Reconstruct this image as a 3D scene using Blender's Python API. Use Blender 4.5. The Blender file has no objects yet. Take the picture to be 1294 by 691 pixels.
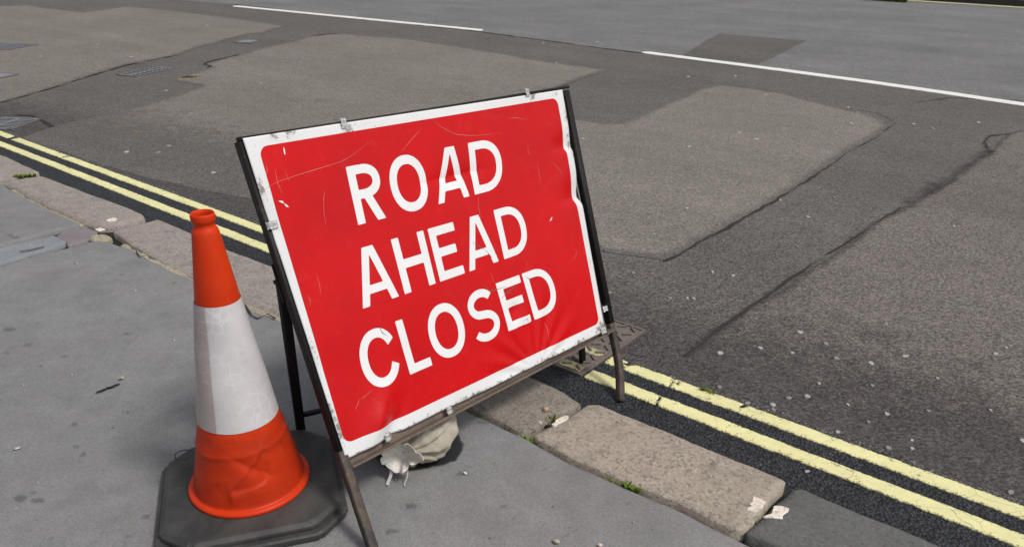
import bpy, bmesh, math, random
import numpy as np
from mathutils import Matrix, Vector

random.seed(7)
SC = bpy.context.scene
COL = SC.collection

# ------------------------------------------------------------------ camera
cam_data = bpy.data.cameras.new('camera')
cam = bpy.data.objects.new('camera', cam_data)
COL.objects.link(cam)
cam.matrix_world = Matrix(((0.99989, -0.01497, 0.0, 0.0), (0.00707, 0.47219, -0.88147, 0.0),
                           (0.01319, 0.88137, 0.47224, 1.3579), (0, 0, 0, 1)))
cam_data.sensor_width = 36.0
cam_data.lens = 36.0 * 987.15 / 1294.0
cam_data.shift_y = 85.5 / 1294.0
cam_data.clip_start = 0.02
cam_data.clip_end = 1000.0
SC.camera = cam

# ------------------------------------------------------------------ sky and sun
SUN_EL, SUN_AZ = math.radians(56), math.radians(120)      # azimuth measured clockwise from +Y
world = bpy.data.worlds.new('World'); SC.world = world; world.use_nodes = True
wn = world.node_tree; wn.nodes.clear()
sky = wn.nodes.new('ShaderNodeTexSky'); sky.sky_type = 'NISHITA'; sky.sun_disc = False
sky.sun_elevation = SUN_EL; sky.sun_rotation = SUN_AZ
sky.air_density = 1.0; sky.dust_density = 3.0; sky.ozone_density = 1.0
hs = wn.nodes.new('ShaderNodeHueSaturation'); hs.inputs['Saturation'].default_value = 0.22   # pale veiled sky
bg = wn.nodes.new('ShaderNodeBackground'); bg.inputs['Strength'].default_value = 0.115
wo = wn.nodes.new('ShaderNodeOutputWorld')
wn.links.new(sky.outputs['Color'], hs.inputs['Color']); wn.links.new(hs.outputs['Color'], bg.inputs['Color'])
wn.links.new(bg.outputs['Background'], wo.inputs['Surface'])
sun_d = bpy.data.lights.new('sun', 'SUN'); sun_d.energy = 2.15; sun_d.angle = math.radians(12); sun_d.color = (1.0, 0.95, 0.88)
sun = bpy.data.objects.new('sun', sun_d); COL.objects.link(sun)
sdir = Vector((math.cos(SUN_EL) * math.sin(SUN_AZ), math.cos(SUN_EL) * math.cos(SUN_AZ), math.sin(SUN_EL)))
sun.rotation_euler = sdir.to_track_quat('Z', 'Y').to_euler()
sun.location = (6, -6, 9)
SC.view_settings.view_transform = 'Standard'; SC.view_settings.look = 'None'
SC.view_settings.exposure = 0.0; SC.view_settings.gamma = 1.0

# ------------------------------------------------------------------ helpers
PZ = 0.06                                   # pavement above the road
DS = np.array([0.78709, -0.61684])          # along the street
DN = np.array([0.61684, 0.78709])           # across the street, away from the pavement
def SN(s, n): return tuple(DS * s + DN * n)
def vnoise(X, Y, sc, seed=0):
    x = X * sc + 17.3 * seed; y = Y * sc - 9.1 * seed
    xi = np.floor(x).astype(np.int64); yi = np.floor(y).astype(np.int64)
    fx = x - xi; fy = y - yi; fx = fx * fx * (3 - 2 * fx); fy = fy * fy * (3 - 2 * fy)
    def hsh(a, b):
        v = np.sin(a * 127.1 + b * 311.7 + seed * 74.7) * 43758.5453
        return v - np.floor(v)
    a, b, c, d = hsh(xi, yi), hsh(xi + 1, yi), hsh(xi, yi + 1), hsh(xi + 1, yi + 1)
    return ((a * (1 - fx) + b * fx) * (1 - fy) + (c * (1 - fx) + d * fx) * fy) * 2 - 1
def fbm(X, Y, sc, seed=0, o=3):
    r = 0; a = 1.0
    for k in range(o): r = r + a * vnoise(X, Y, sc * 2 ** k, seed + k); a *= 0.5
    return r / 1.75
def poly_sdf(P, X, Y):
    P = np.array(P, float); d = np.full(X.shape, 1e9); ins = np.zeros(X.shape, bool)
    for (x1, y1), (x2, y2) in zip(P, np.roll(P, -1, 0)):
        ex, ey = x2 - x1, y2 - y1
        t = np.clip(((X - x1) * ex + (Y - y1) * ey) / (ex * ex + ey * ey + 1e-15), 0, 1)
        d = np.minimum(d, np.hypot(X - x1 - t * ex, Y - y1 - t * ey))
        c = (y1 > Y) != (y2 > Y)
        if y1 != y2: ins ^= c & (X < (x2 - x1) * (Y - y1) / (y2 - y1) + x1)
    return np.where(ins, d, -d)
def line_dist(P, X, Y):
    d = np.full(X.shape, 1e9)
    for (x1, y1), (x2, y2) in zip(P[:-1], P[1:]):
        ex, ey = x2 - x1, y2 - y1
        t = np.clip(((X - x1) * ex + (Y - y1) * ey) / (ex * ex + ey * ey + 1e-15), 0, 1)
        d = np.minimum(d, np.hypot(X - x1 - t * ex, Y - y1 - t * ey))
    return d
def contour(f, x0, x1, y0, y1, c):
    """region where f > 0 as a mesh with a clean outline (marching squares)"""
    xs = np.arange(x0, x1 + c, c); ys = np.arange(y0, y1 + c, c)
    X, Y = np.meshgrid(xs, ys); S = f(X, Y); S = np.where(np.abs(S) < 1e-7, 1e-7, S)
    I = S > 0; idx = np.full(S.shape, -1); idx[I] = np.arange(I.sum())
    V = list(zip(X[I].tolist(), Y[I].tolist())); D = S[I].tolist()
    k = [I[:-1, :-1], I[:-1, 1:], I[1:, 1:], I[1:, :-1]]
    full = k[0] & k[1] & k[2] & k[3]; some = (k[0] | k[1] | k[2] | k[3]) & ~full
    F = np.stack([idx[:-1, :-1][full], idx[:-1, 1:][full], idx[1:, 1:][full], idx[1:, :-1][full]], 1).tolist()
    cache = {}; segs = []
    for j, i in zip(*np.nonzero(some)):
        cs = ((j, i), (j, i + 1), (j + 1, i + 1), (j + 1, i)); poly = []; flags = []
        for q in range(4):
            a, b = cs[q], cs[(q + 1) % 4]
            if I[a]: poly.append(int(idx[a])); flags.append(0)
            if I[a] != I[b]:
                key = (min(a, b), max(a, b))
                if key not in cache:
                    t = S[a] / (S[a] - S[b])
                    V.append((X[a] + t * (X[b] - X[a]), Y[a] + t * (Y[b] - Y[a]))); D.append(0.0); cache[key] = len(V) - 1
                poly.append(cache[key]); flags.append(1 if I[a] else 2)
        F.append(poly)
        for q in range(len(poly)):
            if flags[q] == 1 and flags[(q + 1) % len(poly)] == 2: segs.append((poly[q], poly[(q + 1) % len(poly)]))
    return np.array(V), np.array(D), F, segs
def add(name, me, mat=None, parent=None, loc=None):
    o = bpy.data.objects.new(name, me); COL.objects.link(o)
    if mat and not me.materials: me.materials.append(mat)
    if parent: o.parent = parent
    if loc is not None: o.location = loc
    return o
def mk(name, verts, faces, mat, parent=None, smooth=True, attrs=None):
    me = bpy.data.meshes.new(name); me.from_pydata([tuple(map(float, v)) for v in verts], [], faces)
    if smooth: me.polygons.foreach_set('use_smooth', [True] * len(me.polygons))
    for an, av in (attrs or {}).items():
        at = me.attributes.new(an, 'FLOAT', 'POINT'); at.data.foreach_set('value', np.asarray(av, np.float32))
    me.update()
    return add(name, me, mat, parent)
def sheet(name, f, bounds, cell, z, mat, parent, soft=0.05, depth=0.0, bevel=0.0, bw=0.02, zf=None, ef=None):
    V, D, F, segs = contour(f, *bounds, cell)
    if not len(V): return None
    zz = np.full(len(V), z, float)
    if zf is not None: zz = zz + zf(V[:, 0], V[:, 1])
    if bevel: zz = zz - bevel * np.clip(1 - D / bw, 0, 1) ** 2
    e = np.clip(D / soft, 0, 1) if ef is None else ef(V[:, 0], V[:, 1], D)
    verts = np.column_stack([V, zz]); faces = list(F); n = len(verts)
    if depth:
        ids = sorted({a for s in segs for a in s}); mp = {a: n + q for q, a in enumerate(ids)}
        low = verts[ids].copy(); low[:, 2] -= depth
        verts = np.vstack([verts, low]); e = np.concatenate([e, np.zeros(len(ids))])
        faces += [[b, a, mp[a], mp[b]] for a, b in segs]
    return mk(name, verts, faces, mat, parent, True, {'edge': e})
def pb(P, m=0.05):
    P = np.array(P); return (P[:, 0].min() - m, P[:, 0].max() + m, P[:, 1].min() - m, P[:, 1].max() + m)
def thing(name, label, cat, loc=(0, 0, 0), group=None):
    o = bpy.data.objects.new(name, None); COL.objects.link(o); o.location = loc; o.empty_display_size = 0.1
    tag(o, label, cat, group); return o
def tag(o, label, cat, group=None):
    o['label'] = label; o['category'] = cat
    if group: o['group'] = group
    return o
def bm_obj(name, bm, mat, parent=None, smooth=False, loc=None):
    me = bpy.data.meshes.new(name); bmesh.ops.recalc_face_normals(bm, faces=bm.faces); bm.to_mesh(me); bm.free()
    if smooth: me.polygons.foreach_set('use_smooth', [True] * len(me.polygons))
    return add(name, me, mat, parent, loc)
def box_on(bm, M, a, b):
    """box between corners a and b in the frame M"""
    g = bmesh.ops.create_cube(bm, size=1.0)['verts']
    a = Vector(a); b = Vector(b)
    for v in g:
        v.co = M @ Vector(((a[i] + b[i]) / 2 + v.co[i] * (b[i] - a[i])) for i in range(3))
    return g
def bevel_all(bm, w, seg=2):
    bmesh.ops.bevel(bm, geom=list(bm.edges), offset=w, segments=seg, affect='EDGES', profile=0.6, clamp_overlap=True)
def bar_path(pts, w, d, side, r=0.004):
    """rectangular tube along a polyline; side = direction of its width"""
    pts = [Vector(p) for p in pts]; bm = bmesh.new(); rings = []
    prof = []
    for sx, sy in ((-1, -1), (1, -1), (1, 1), (-1, 1)):
        cx, cy = sx * (w / 2 - r), sy * (d / 2 - r)
        a0 = math.atan2(sy, sx) - math.pi / 4
        for k in range(3):
            a = a0 + k * math.pi / 4; prof.append((cx + r * math.cos(a), cy + r * math.sin(a)))
    for i, p in enumerate(pts):
        t = (pts[min(i + 1, len(pts) - 1)] - pts[max(i - 1, 0)]).normalized()
        sd = (Vector(side) - t * t.dot(Vector(side))).normalized(); up = t.cross(sd)
        rings.append([bm.verts.new(p + sd * a + up * b) for a, b in prof])
    for A, B in zip(rings, rings[1:]):
        for k in range(len(prof)):
            bm.faces.new((A[k], A[(k + 1) % len(prof)], B[(k + 1) % len(prof)], B[k]))
    bm.faces.new(rings[0]); bm.faces.new(rings[-1])
    return bm
def smooth_path(P, n=6):
    P = [Vector(p) for p in P]; out = []
    for i in range(len(P) - 1):
        p0, p1, p2, p3 = P[max(i - 1, 0)], P[i], P[i + 1], P[min(i + 2, len(P) - 1)]
        for k in range(n):
            t = k / n
            out.append(0.5 * ((2 * p1) + (p2 - p0) * t + (2 * p0 - 5 * p1 + 4 * p2 - p3) * t * t + (3 * p1 - p0 - 3 * p2 + p3) * t ** 3))
    out.append(P[-1]); return out
def tube(pts, rad, seg=8, caps=True):
    bm = bmesh.new(); pts = [Vector(p) for p in pts]; rings = []
    for i, p in enumerate(pts):
        t = (pts[min(i + 1, len(pts) - 1)] - pts[max(i - 1, 0)]).normalized()
        a = t.orthogonal().normalized(); b = t.cross(a)
        rr = rad[i] if hasattr(rad, '__len__') else rad
        rings.append([bm.verts.new(p + (a * math.cos(q * 2 * math.pi / seg) + b * math.sin(q * 2 * math.pi / seg)) * rr) for q in range(seg)])
    for A, B in zip(rings, rings[1:]):
        for k in range(seg): bm.faces.new((A[k], A[(k + 1) % seg], B[(k + 1) % seg], B[k]))
    if caps: bm.faces.new(rings[0]); bm.faces.new(rings[-1])
    return bm

# ------------------------------------------------------------------ materials
class NT:
    def __init__(s, name):
        s.m = bpy.data.materials.new(name); s.m.use_nodes = True; s.t = s.m.node_tree
        s.b = s.t.nodes['Principled BSDF']; s.out = s.t.nodes['Material Output']
    def put(s, sock, v):
        if isinstance(v, bpy.types.NodeSocket): s.t.links.new(v, sock)
        else: sock.default_value = v
    def n(s, ty, out=0, ins=None, **props):
        nd = s.t.nodes.new(ty)
        for k, v in props.items(): setattr(nd, k, v)
        for k, v in (ins or {}).items(): s.put(nd.inputs[k], v)
        return nd.outputs[out]
    def math(s, op, a, b=0.0, clamp=False):
        return s.n('ShaderNodeMath', 0, {0: a, 1: b}, operation=op, use_clamp=clamp)
    def rng(s, v, a, b, c, d, smooth=False):
        return s.n('ShaderNodeMapRange', 0, {'Value': v, 'From Min': a, 'From Max': b, 'To Min': c, 'To Max': d}, interpolation_type='SMOOTHSTEP' if smooth else 'LINEAR')
    def mix(s, f, a, b, bt='MIX'):
        nd = s.t.nodes.new('ShaderNodeMix'); nd.data_type = 'RGBA'; nd.blend_type = bt
        s.put(nd.inputs[0], f)
        for q, v in ((6, a), (7, b)): s.put(nd.inputs[q], v if isinstance(v, bpy.types.NodeSocket) else (*v[:3], 1.0))
        return nd.outputs[2]
    def scale(s, c, f):
        return s.n('ShaderNodeVectorMath', 0, {0: c if isinstance(c, bpy.types.NodeSocket) else c[:3], 'Scale': f}, operation='SCALE')
    def noise(s, sc, det=3, rough=0.55, vec=None, out=0, dist=0.0):
        return s.n('ShaderNodeTexNoise', out, {'Vector': vec if vec is not None else s.pos(), 'Scale': sc, 'Detail': det, 'Roughness': rough, 'Distortion': dist})
    def pos(s):
        if not hasattr(s, '_p'): s._p = s.n('ShaderNodeNewGeometry', 0)
        return s._p
    def obj(s):
        if not hasattr(s, '_o'): s._o = s.n('ShaderNodeTexCoord', 3)
        return s._o
    def vor(s, sc, out, vec=None, feature='F1'):
        return s.n('ShaderNodeTexVoronoi', out, {'Vector': vec if vec is not None else s.pos(), 'Scale': sc}, feature=feature)
    def attr(s, nm): return s.n('ShaderNodeAttribute', 2, None, attribute_name=nm)
    def done(s, col, rough=0.8, spec=0.3, bump=None, bs=0.3, bd=0.002, alpha=None, metal=0.0, **kw):
        s.put(s.b.inputs['Base Color'], col if isinstance(col, bpy.types.NodeSocket) else (*col[:3], 1))
        s.put(s.b.inputs['Roughness'], rough); s.put(s.b.inputs['Specular IOR Level'], spec); s.put(s.b.inputs['Metallic'], metal)
        if bump is not None: s.put(s.b.inputs['Normal'], s.n('ShaderNodeBump', 0, {'Strength': bs, 'Distance': bd, 'Height': bump}))
        if alpha is not None: s.put(s.b.inputs['Alpha'], alpha)
        for k, v in kw.items(): s.put(s.b.inputs[k], v)
        return s.m

def asphalt_color(t, col, coarse, spread, tint=0.5, big=0.13, gap=0.35):
    """aggregate in a binder: every stone its own tone, dark gaps between, slow mottling"""
    v = t.vor(coarse, 1); d = t.vor(coarse, 0)
    sep = t.t.nodes.new('ShaderNodeSeparateColor'); t.t.links.new(v, sep.inputs[0])
    stone = t.rng(sep.outputs[0], 0, 1, 1 - spread, 1 + spread)
    bright = t.rng(sep.outputs[1], 0.955, 1.0, 0.0, 1.0)
    gaps = t.rng(d, 0.25, 0.75, 1.0, 1 - gap)
    m1 = t.rng(t.noise(0.8, 5, 0.6), 0.25, 0.75, 1 - big, 1 + big)
    m2 = t.rng(t.noise(7.0, 4, 0.65), 0.25, 0.75, 0.90, 1.10)
    m3 = t.rng(t.noise(60.0, 3, 0.75), 0.3, 0.7, 0.76, 1.24)
    along = t.n('ShaderNodeVectorMath', 1, {0: t.pos(), 1: (*DS, 0)}, operation='DOT_PRODUCT'); across = t.n('ShaderNodeVectorMath', 1, {0: t.pos(), 1: (*DN, 0)}, operation='DOT_PRODUCT')
    sv = t.n('ShaderNodeCombineXYZ', 0, {0: t.math('MULTIPLY', along, .22), 1: t.math('MULTIPLY', across, 1.7)})
    m1 = t.math('MULTIPLY', m1, t.rng(t.noise(1.0, 4, .6, sv), .25, .75, .90, 1.10))
    f = t.math('MULTIPLY', t.math('MULTIPLY', stone, gaps), t.math('MULTIPLY', t.math('MULTIPLY', m1, m2), m3))
    warm = t.mix(sep.outputs[2], (1 + .12 * tint, 1, 1 - .14 * tint), (1 - .10 * tint, 1, 1 + .14 * tint))
    c = t.scale(t.mix(1.0, col, warm, 'MULTIPLY'), f)
    c = t.mix(t.math('MULTIPLY', bright, spread * 0.7), c, t.scale(col, 2.1))
    return c, d
ROAD_BASE = (.137, .126, .120)
EDGE = (.084, .077, .076)
def asphalt(name, col, coarse=150, spread=.35, soft=None, bs=.35, bd=.003, rough=.82, tint=.5, gap=.35, jit=.9, big=.13):
    t = NT(name); c, d = asphalt_color(t, col, coarse, spread, tint, big, gap)
    if soft is not None:
        b, _ = asphalt_color(t, soft, coarse, spread, tint, big, gap)
        e = t.attr('edge'); nz = t.noise(9, 6, .7); nz2 = t.noise(70, 2, .6)
        k = t.math('ADD', e, t.math('ADD', t.rng(nz, 0.2, .8, -jit / 2, jit / 2), t.rng(nz2, .2, .8, -.3, .3)))
        k = t.math('MULTIPLY', t.rng(k, .15, .85, 0, 1, True), t.rng(e, 0, .12, 0, 1))
        c = t.mix(k, b, c)
    h = t.math('ADD', t.math('MULTIPLY', d, -1.0), t.math('MULTIPLY', t.noise(30, 4, .7), .8))
    return t.done(c, rough, .25, h, bs, bd)
M = {}
M['road'] = asphalt('worn_brown_tarmac', ROAD_BASE, 145, .48)
M['patch_light'] = asphalt('pale_worn_tarmac', (.216, .196, .177), 150, .40, ROAD_BASE, jit=1.1)
M['patch_pale'] = asphalt('pale_worn_tarmac_b', (.226, .205, .184), 150, .40, ROAD_BASE, jit=.6)
M['patch_mid'] = asphalt('buff_worn_tarmac', (.174, .154, .142), 145, .48, EDGE, jit=.7)
M['patch_square'] = asphalt('dark_square_tarmac', (.128, .118, .111), 150, .42)
M['lane'] = asphalt('grey_lane_tarmac', (.192, .191, .193), 140, .36, tint=.2, big=.2)
M['gutter'] = asphalt('dark_gutter_tarmac', (.038, .041, .049), 105, .55, ROAD_BASE, bs=1.0, bd=.008, gap=.6, jit=1.0, rough=.6, tint=.15)
M['edge_tarmac'] = asphalt('dark_edge_tarmac', EDGE, 135, .52, ROAD_BASE, bs=.5, bd=.004, jit=.8)
M['crack'] = NT('crack_dark').done((.042, .039, .038), .95, .1)
def smudge():
    t = NT('bitumen_smudge'); e = t.attr('edge'); k = t.math('ADD', e, t.rng(t.noise(22, 5, .7), .2, .8, -.45, .35))
    return t.done((.050, .047, .047), .85, .2, t.noise(90, 3), .3, .002, alpha=t.rng(k, .2, 1.0, 0, .55, True))
M['smudge'] = smudge()
def line_paint(name, col, dirt, wear):
    t = NT(name)
    n1 = t.noise(5, 5, .7); n2 = t.noise(60, 4, .7); e = t.attr('edge')
    c = t.mix(t.rng(n1, .35, .7, 0, .45), col, dirt)
    c = t.mix(t.rng(n2, .45, .75, 0, .35), c, dirt)
    stretched = t.n('ShaderNodeVectorMath', 0, {0: t.pos(), 1: t.scale(t.noise(9, 3, .6, out=1), .06)}, operation='ADD')
    ck = t.vor(9.0, 0, stretched, 'DISTANCE_TO_EDGE')
    crack = t.math('MULTIPLY', t.rng(ck, .0, .012, 1, 0), t.rng(t.noise(3.5, 2), .46, .58, 0, .6))
    c = t.mix(crack, c, (.06, .055, .05))
    pits = t.rng(t.math('SUBTRACT', t.noise(120, 4, .75), t.rng(e, 0, .6, .16, -.03)), wear - .05, wear, 1, 0)
    c = t.mix(t.math('MULTIPLY', pits, .75), c, (.06, .057, .055))
    return t.done(c, .6, .3, t.noise(150, 3), .35, .002)
M['yellow'] = line_paint('primrose_paint', (.80, .775, .40), (.52, .48, .27), .385)
M['white_line'] = line_paint('white_line_paint', (.82, .82, .79), (.62, .60, .56), .22)
M['gum'] = NT('old_gum').done((.37, .36, .35), .8, .2)
M['gum_dim'] = NT('trodden_gum').done((.24, .23, .225), .85, .2)
def stain():
    t = NT('pavement_stain'); e = t.attr('edge'); k = t.math('ADD', e, t.rng(t.noise(60, 4, .7), .2, .8, -.5, .4))
    return t.done((.085, .083, .085), .8, .25, alpha=t.rng(k, .1, .9, 0, .33, True))
M['stain'] = stain()
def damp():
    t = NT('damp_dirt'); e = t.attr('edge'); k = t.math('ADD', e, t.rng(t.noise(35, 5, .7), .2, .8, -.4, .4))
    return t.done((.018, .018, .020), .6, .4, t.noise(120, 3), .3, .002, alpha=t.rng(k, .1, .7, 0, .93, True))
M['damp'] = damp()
def pavement(name, col, big=.1):
    t = NT(name)
    m1 = t.rng(t.noise(1.3, 5, .6), .25, .75, 1 - big, 1 + big); m2 = t.rng(t.noise(11, 5, .65), .25, .75, .87, 1.13)
    m3 = t.rng(t.noise(190, 3, .8), .25, .75, .68, 1.32)
    c = t.scale(col, t.math('MULTIPLY', t.math('MULTIPLY', m1, m2), m3))
    c = t.mix(t.rng(t.noise(2.2, 4, .6), .5, .75, 0, .45), c, t.scale((col[0] * 1.0, col[1] * .96, col[2] * .86), m3))
    c = t.scale(c, t.rng(t.noise(3.3, 6, .7), .52, .75, 1, .80))
    sp = t.vor(38, 0); c = t.mix(t.math('MULTIPLY', t.rng(sp, .06, .12, 1, 0), t.rng(t.noise(25, 2), .55, .62, 0, .55)), c, (.07, .07, .07))
    return t.done(c, .74, .32, t.math('ADD', t.noise(170, 3, .75), t.math('MULTIPLY', t.noise(26, 4, .6), .7)), .30, .0022)
M['pave'] = pavement('mastic_pavement', (.204, .203, .208), .14)
M['pave_b'] = pavement('mastic_pavement_far', (.195, .193, .197))
M['slab_blue'] = pavement('bluish_infill_slab', (.215, .228, .255))
M['slab_red'] = pavement('reddish_infill', (.205, .180, .190))
M['bed'] = NT('joint_dirt').done((.030, .028, .026), .95, .1)
def granite(name, col, dark, light, pink=(.30, .22, .19)):
    t = NT(name); v = t.vor(150, 1); sep = t.t.nodes.new('ShaderNodeSeparateColor'); t.t.links.new(v, sep.inputs[0])
    c = t.mix(t.rng(sep.outputs[0], .6, 1, 0, .55), col, light)
    c = t.mix(t.rng(sep.outputs[1], .72, 1, 0, .75), c, dark)
    c = t.mix(t.rng(t.noise(3.0, 5, .65), .45, .75, 0, .6), c, pink)
    blot = t.rng(t.noise(14, 6, .72), .50, .72, 0, .62); c = t.mix(blot, c, dark)
    c = t.scale(c, t.rng(t.noise(95, 3, .75), .25, .75, .80, 1.20))
    h = t.math('ADD', t.noise(28, 6, .72), t.math('MULTIPLY', t.noise(140, 3, .7), .45))
    return t.done(c, .8, .25, h, .75, .006)
M['granite_buff'] = granite('buff_granite', (.335, .295, .245), (.13, .115, .10), (.45, .405, .345), (.305, .265, .22))
M['granite_pink'] = granite('pinkish_granite', (.300, .266, .244), (.14, .124, .115), (.39, .355, .33), (.285, .23, .21))
M['granite_brown'] = granite('brown_granite', (.235, .205, .178), (.075, .066, .06), (.34, .31, .27), (.21, .18, .155))
M['granite_grey'] = granite('dark_grey_kerb', (.125, .128, .127), (.085, .087, .087), (.145, .148, .148), (.10, .10, .098))
M['mortar'] = granite('crumbled_mortar', (.36, .32, .235), (.13, .12, .10), (.46, .42, .34), (.30, .26, .20))
M['paint_chip'] = granite('flaking_white_paint', (.74, .70, .62), (.40, .32, .26), (.80, .78, .72), (.70, .60, .50))
def spray():
    t = NT('faded_spray_paint'); e = t.attr('edge'); k = t.math('ADD', e, t.rng(t.noise(30, 5, .75), .2, .8, -.75, .35))
    return t.done((.40, .30, .11), .8, .2, alpha=t.rng(k, .1, .9, 0, .6, True))
M['spray'] = spray()

# ------------------------------------------------------------------ road
def structure(o): o['kind'] = 'structure'; return o
R = 400
road = structure(mk('road', [(*SN(-R, -1.0), 0), (*SN(R, -1.0), 0), (*SN(R, R), 0), (*SN(-R, R), 0)], [(0, 1, 2, 3)], M['road']))
def patch(name, P, cell, z, mat, soft, amp=.02, sc=3.0, seed=0, parent=road, ef=None):
    return sheet(name, lambda X, Y: poly_sdf(P, X, Y) + amp * fbm(X, Y, sc, seed), pb(P, .1), cell, z, mat, parent, soft, ef=ef)
# far lane beyond the long joint
JOINT = [(-6.458, 15.81), (-5.043, 15.08), (-2.814, 13.4), (-0.4732, 11.64), (1.079, 10.21), (1.514, 9.831), (2.192, 9.182), (2.895, 8.593), (3.502, 8.025), (4.02, 7.484), (4.425, 6.985)]
lane_poly = [SN(-60, 8.9), tuple(np.array(JOINT[0]) + DS * -6)] + JOINT + [tuple(np.array(JOINT[-1]) + DS * 6), SN(60, 7.6), SN(60, 19.35), SN(-60, 19.35)]
mk('lane_surface', [(*p, .0022) for p in lane_poly], [list(range(len(lane_poly)))[::-1]], M['lane'], road, False)
P = [(1.955, 9.718), (2.87, 11.87), (3.932, 11.23), (2.696, 9.146)]
patch('tarmac_patch', P, .04, .0040, M['patch_square'], .06, .03, 2, 3)
# worn pale areas
P = [(-11.81, 15.73), (-8.707, 14.2), (-8.252, 14.41), (-7.729, 13.94), (-6.938, 13.47), (-6.684, 14.45), (-5.435, 13.76), (-4.28, 12.85), (-3.26, 12), (-3.377, 11.56), (-3.384, 11.12), (-3.536, 11.14), (-3.646, 10.53), (-3.758, 9.806), (-3.771, 9.177), (-4.029, 8.441), (-4.094, 7.733), (-4.151, 6.874), (-4.224, 6.535), (-4.389, 5.051)]
patch('tarmac_patch', P, .04, .0022, M['patch_light'], .13, .04, 2.5, 5)
P = [(-3.406, 5.32), (-3.368, 5.72), (-3.29, 5.958), (-3.132, 6.133), (-3.004, 6.723), (-2.873, 7.401), (-3.277, 7.674), (-3.206, 7.987), (-3.153, 8.346), (-3.279, 8.587), (-3.062, 9.682), (-2.698, 10.91), (-2.381, 11.24), (-1.445, 10.86), (-0.5434, 10.04), (0.4415, 9.017), (0.967, 8.619), (0.4825, 7.694), (-0.08, 7.009), (-0.2344, 4.523), (-0.9518, 3.919), (-1.792, 4.29), (-2.413, 4.675), (-3.088, 5.127)]
patch('tarmac_patch', P, .035, .0022, M['patch_light'], .32, .035, 3, 7, ef=lambda X, Y, D: np.clip(np.minimum(D / .11, (X * DN[0] + Y * DN[1] - 2.55 + .16 * fbm(X, Y, 1.6, 13)) / 1.1), 0, 1))
P = [(0.4517, 6.322), (0.6835, 6.115), (0.8469, 6.153), (1.153, 6.67), (1.467, 7.197), (1.695, 7.591), (1.955, 7.856), (2.237, 7.674), (2.491, 7.422), (2.704, 6.91), (2.906, 6.608), (2.962, 6.349), (2.906, 6.127), (2.69, 5.834), (2.314, 5.38), (1.784, 4.659), (1.34, 4.089), (1.075, 3.767), (0.7814, 3.413), (0.6883, 3.341), (0.5558, 3.384), (0.4205, 3.428), (0.3456, 3.517), (0.1591, 3.616), (-0.1271, 4.088), (-0.0643, 5.833), (0.2417, 6.25)]
patch('tarmac_patch', P, .025, .0022, M['patch_pale'], .10, .022, 4, 9)
P = [(5.011, 6.573), (3.754, 6), (3.491, 5.67), (2.858, 4.941), (2.626, 4.669), (2.128, 4.153), (1.66, 3.635), (1.494, 3.461), (1.185, 3.109), (0.9425, 2.834), (0.7682, 2.622), (0.626, 2.441), (0.6332, 2.308), (0.7998, 2.123), (1.107, 1.883), (1.376, 1.658), (1.703, 1.498), (2.848, 1.813)]
patch('tarmac_patch', P, .03, .0022, M['patch_mid'], .28, .03, 3, 11, ef=lambda X, Y, D: np.clip(np.minimum(D / .06, (X * DN[0] + Y * DN[1] - 2.15 + .10 * fbm(X, Y, 2, 12)) / 1.25), 0, 1))
# darker running strip by the kerb
def strip(name, s0, s1, n0, n1, cell, z, mat, soft, amp, sc, seed, parent=road, hole=None):
    P = [SN(s0, n0), SN(s1, n0), SN(s1, n1), SN(s0, n1)]
    def f(X, Y):
        v = poly_sdf(P, X, Y) + amp * fbm(X, Y, sc, seed)
        return v if hole is None else np.minimum(v, -poly_sdf(hole, X, Y))
    return sheet(name, f, pb(P, .1), cell, z, mat, parent, soft)
strip('edge_tarmac', -9, 3.5, 1.2, 2.95, .05, .0014, M['edge_tarmac'], .62, .12, 1.3, 21)
strip('gutter_tarmac', -9, 3.5, 1.3, 2.16, .03, .0036, M['gutter'], .07, .03, 5, 23)

# joints and cracks
def crack(name, pts, w, z=.0052, mat='crack', cell=None, vary=.6, seed=1, sc=9, soft=None):
    pts = [(p[0], p[1]) for p in pts]
    def f(X, Y):
        wx = X + .012 * fbm(X, Y, 11, seed); wy = Y + .012 * fbm(X, Y, 11, seed + 5)
        return w * (1 + vary * fbm(X, Y, sc, seed + 3, 2)) - line_dist(pts, wx, wy)
    return sheet(name, f, pb(pts, w * 2 + .05), cell or max(w * .7, .004), z, M[mat], road, soft or w)
E1 = [(2.919, 6.127), (2.702, 5.834), (2.314, 5.38), (2.029, 4.988), (1.784, 4.659), (1.543, 4.351), (1.34, 4.089), (1.212, 3.942), (1.075, 3.767), (0.9086, 3.582), (0.7814, 3.413), (0.6941, 3.332)]
crack('crack', E1[3:], .0050, seed=2, vary=2.0, sc=5, cell=.0035)
crack('crack', E1[:4], .0030, seed=3, vary=2.4, sc=4, cell=.004)
crack('sealant_smear', E1[3:8], .016, .0046, 'smudge', .010, 1.6, 4, 4, .03)
E2 = [(2.128, 4.153), (1.832, 3.824), (1.66, 3.635), (1.494, 3.461), (1.185, 3.109), (0.9425, 2.834), (0.7682, 2.622), (0.622, 2.435)]
crack('crack', E2, .0042, seed=6, vary=2.1, sc=5, cell=.0035)
crack('sealant_smear', E2, .034, .0046, 'smudge', .014, 1.0, 8, 4, .06)
crack('sealant_smear', [(3.322, 5.46), (2.978, 5.077), (2.626, 4.669), (2.128, 4.153)], .09, .0046, 'smudge', .02, .9, 10, 4, .13)
crack('crack', [(3.701, 5.946), (3.544, 5.887), (3.404, 5.688), (3.329, 5.526)], .005, seed=11, vary=1.8)
crack('sealant_smear', [(3.701, 5.946), (3.518, 5.861), (3.385, 5.664), (3.288, 5.415)], .04, .0046, 'smudge', .02, .9, 26, 4, .06)
crack('joint', JOINT[1:6], .009, .0052, cell=.008, seed=13, vary=1.4)
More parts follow.
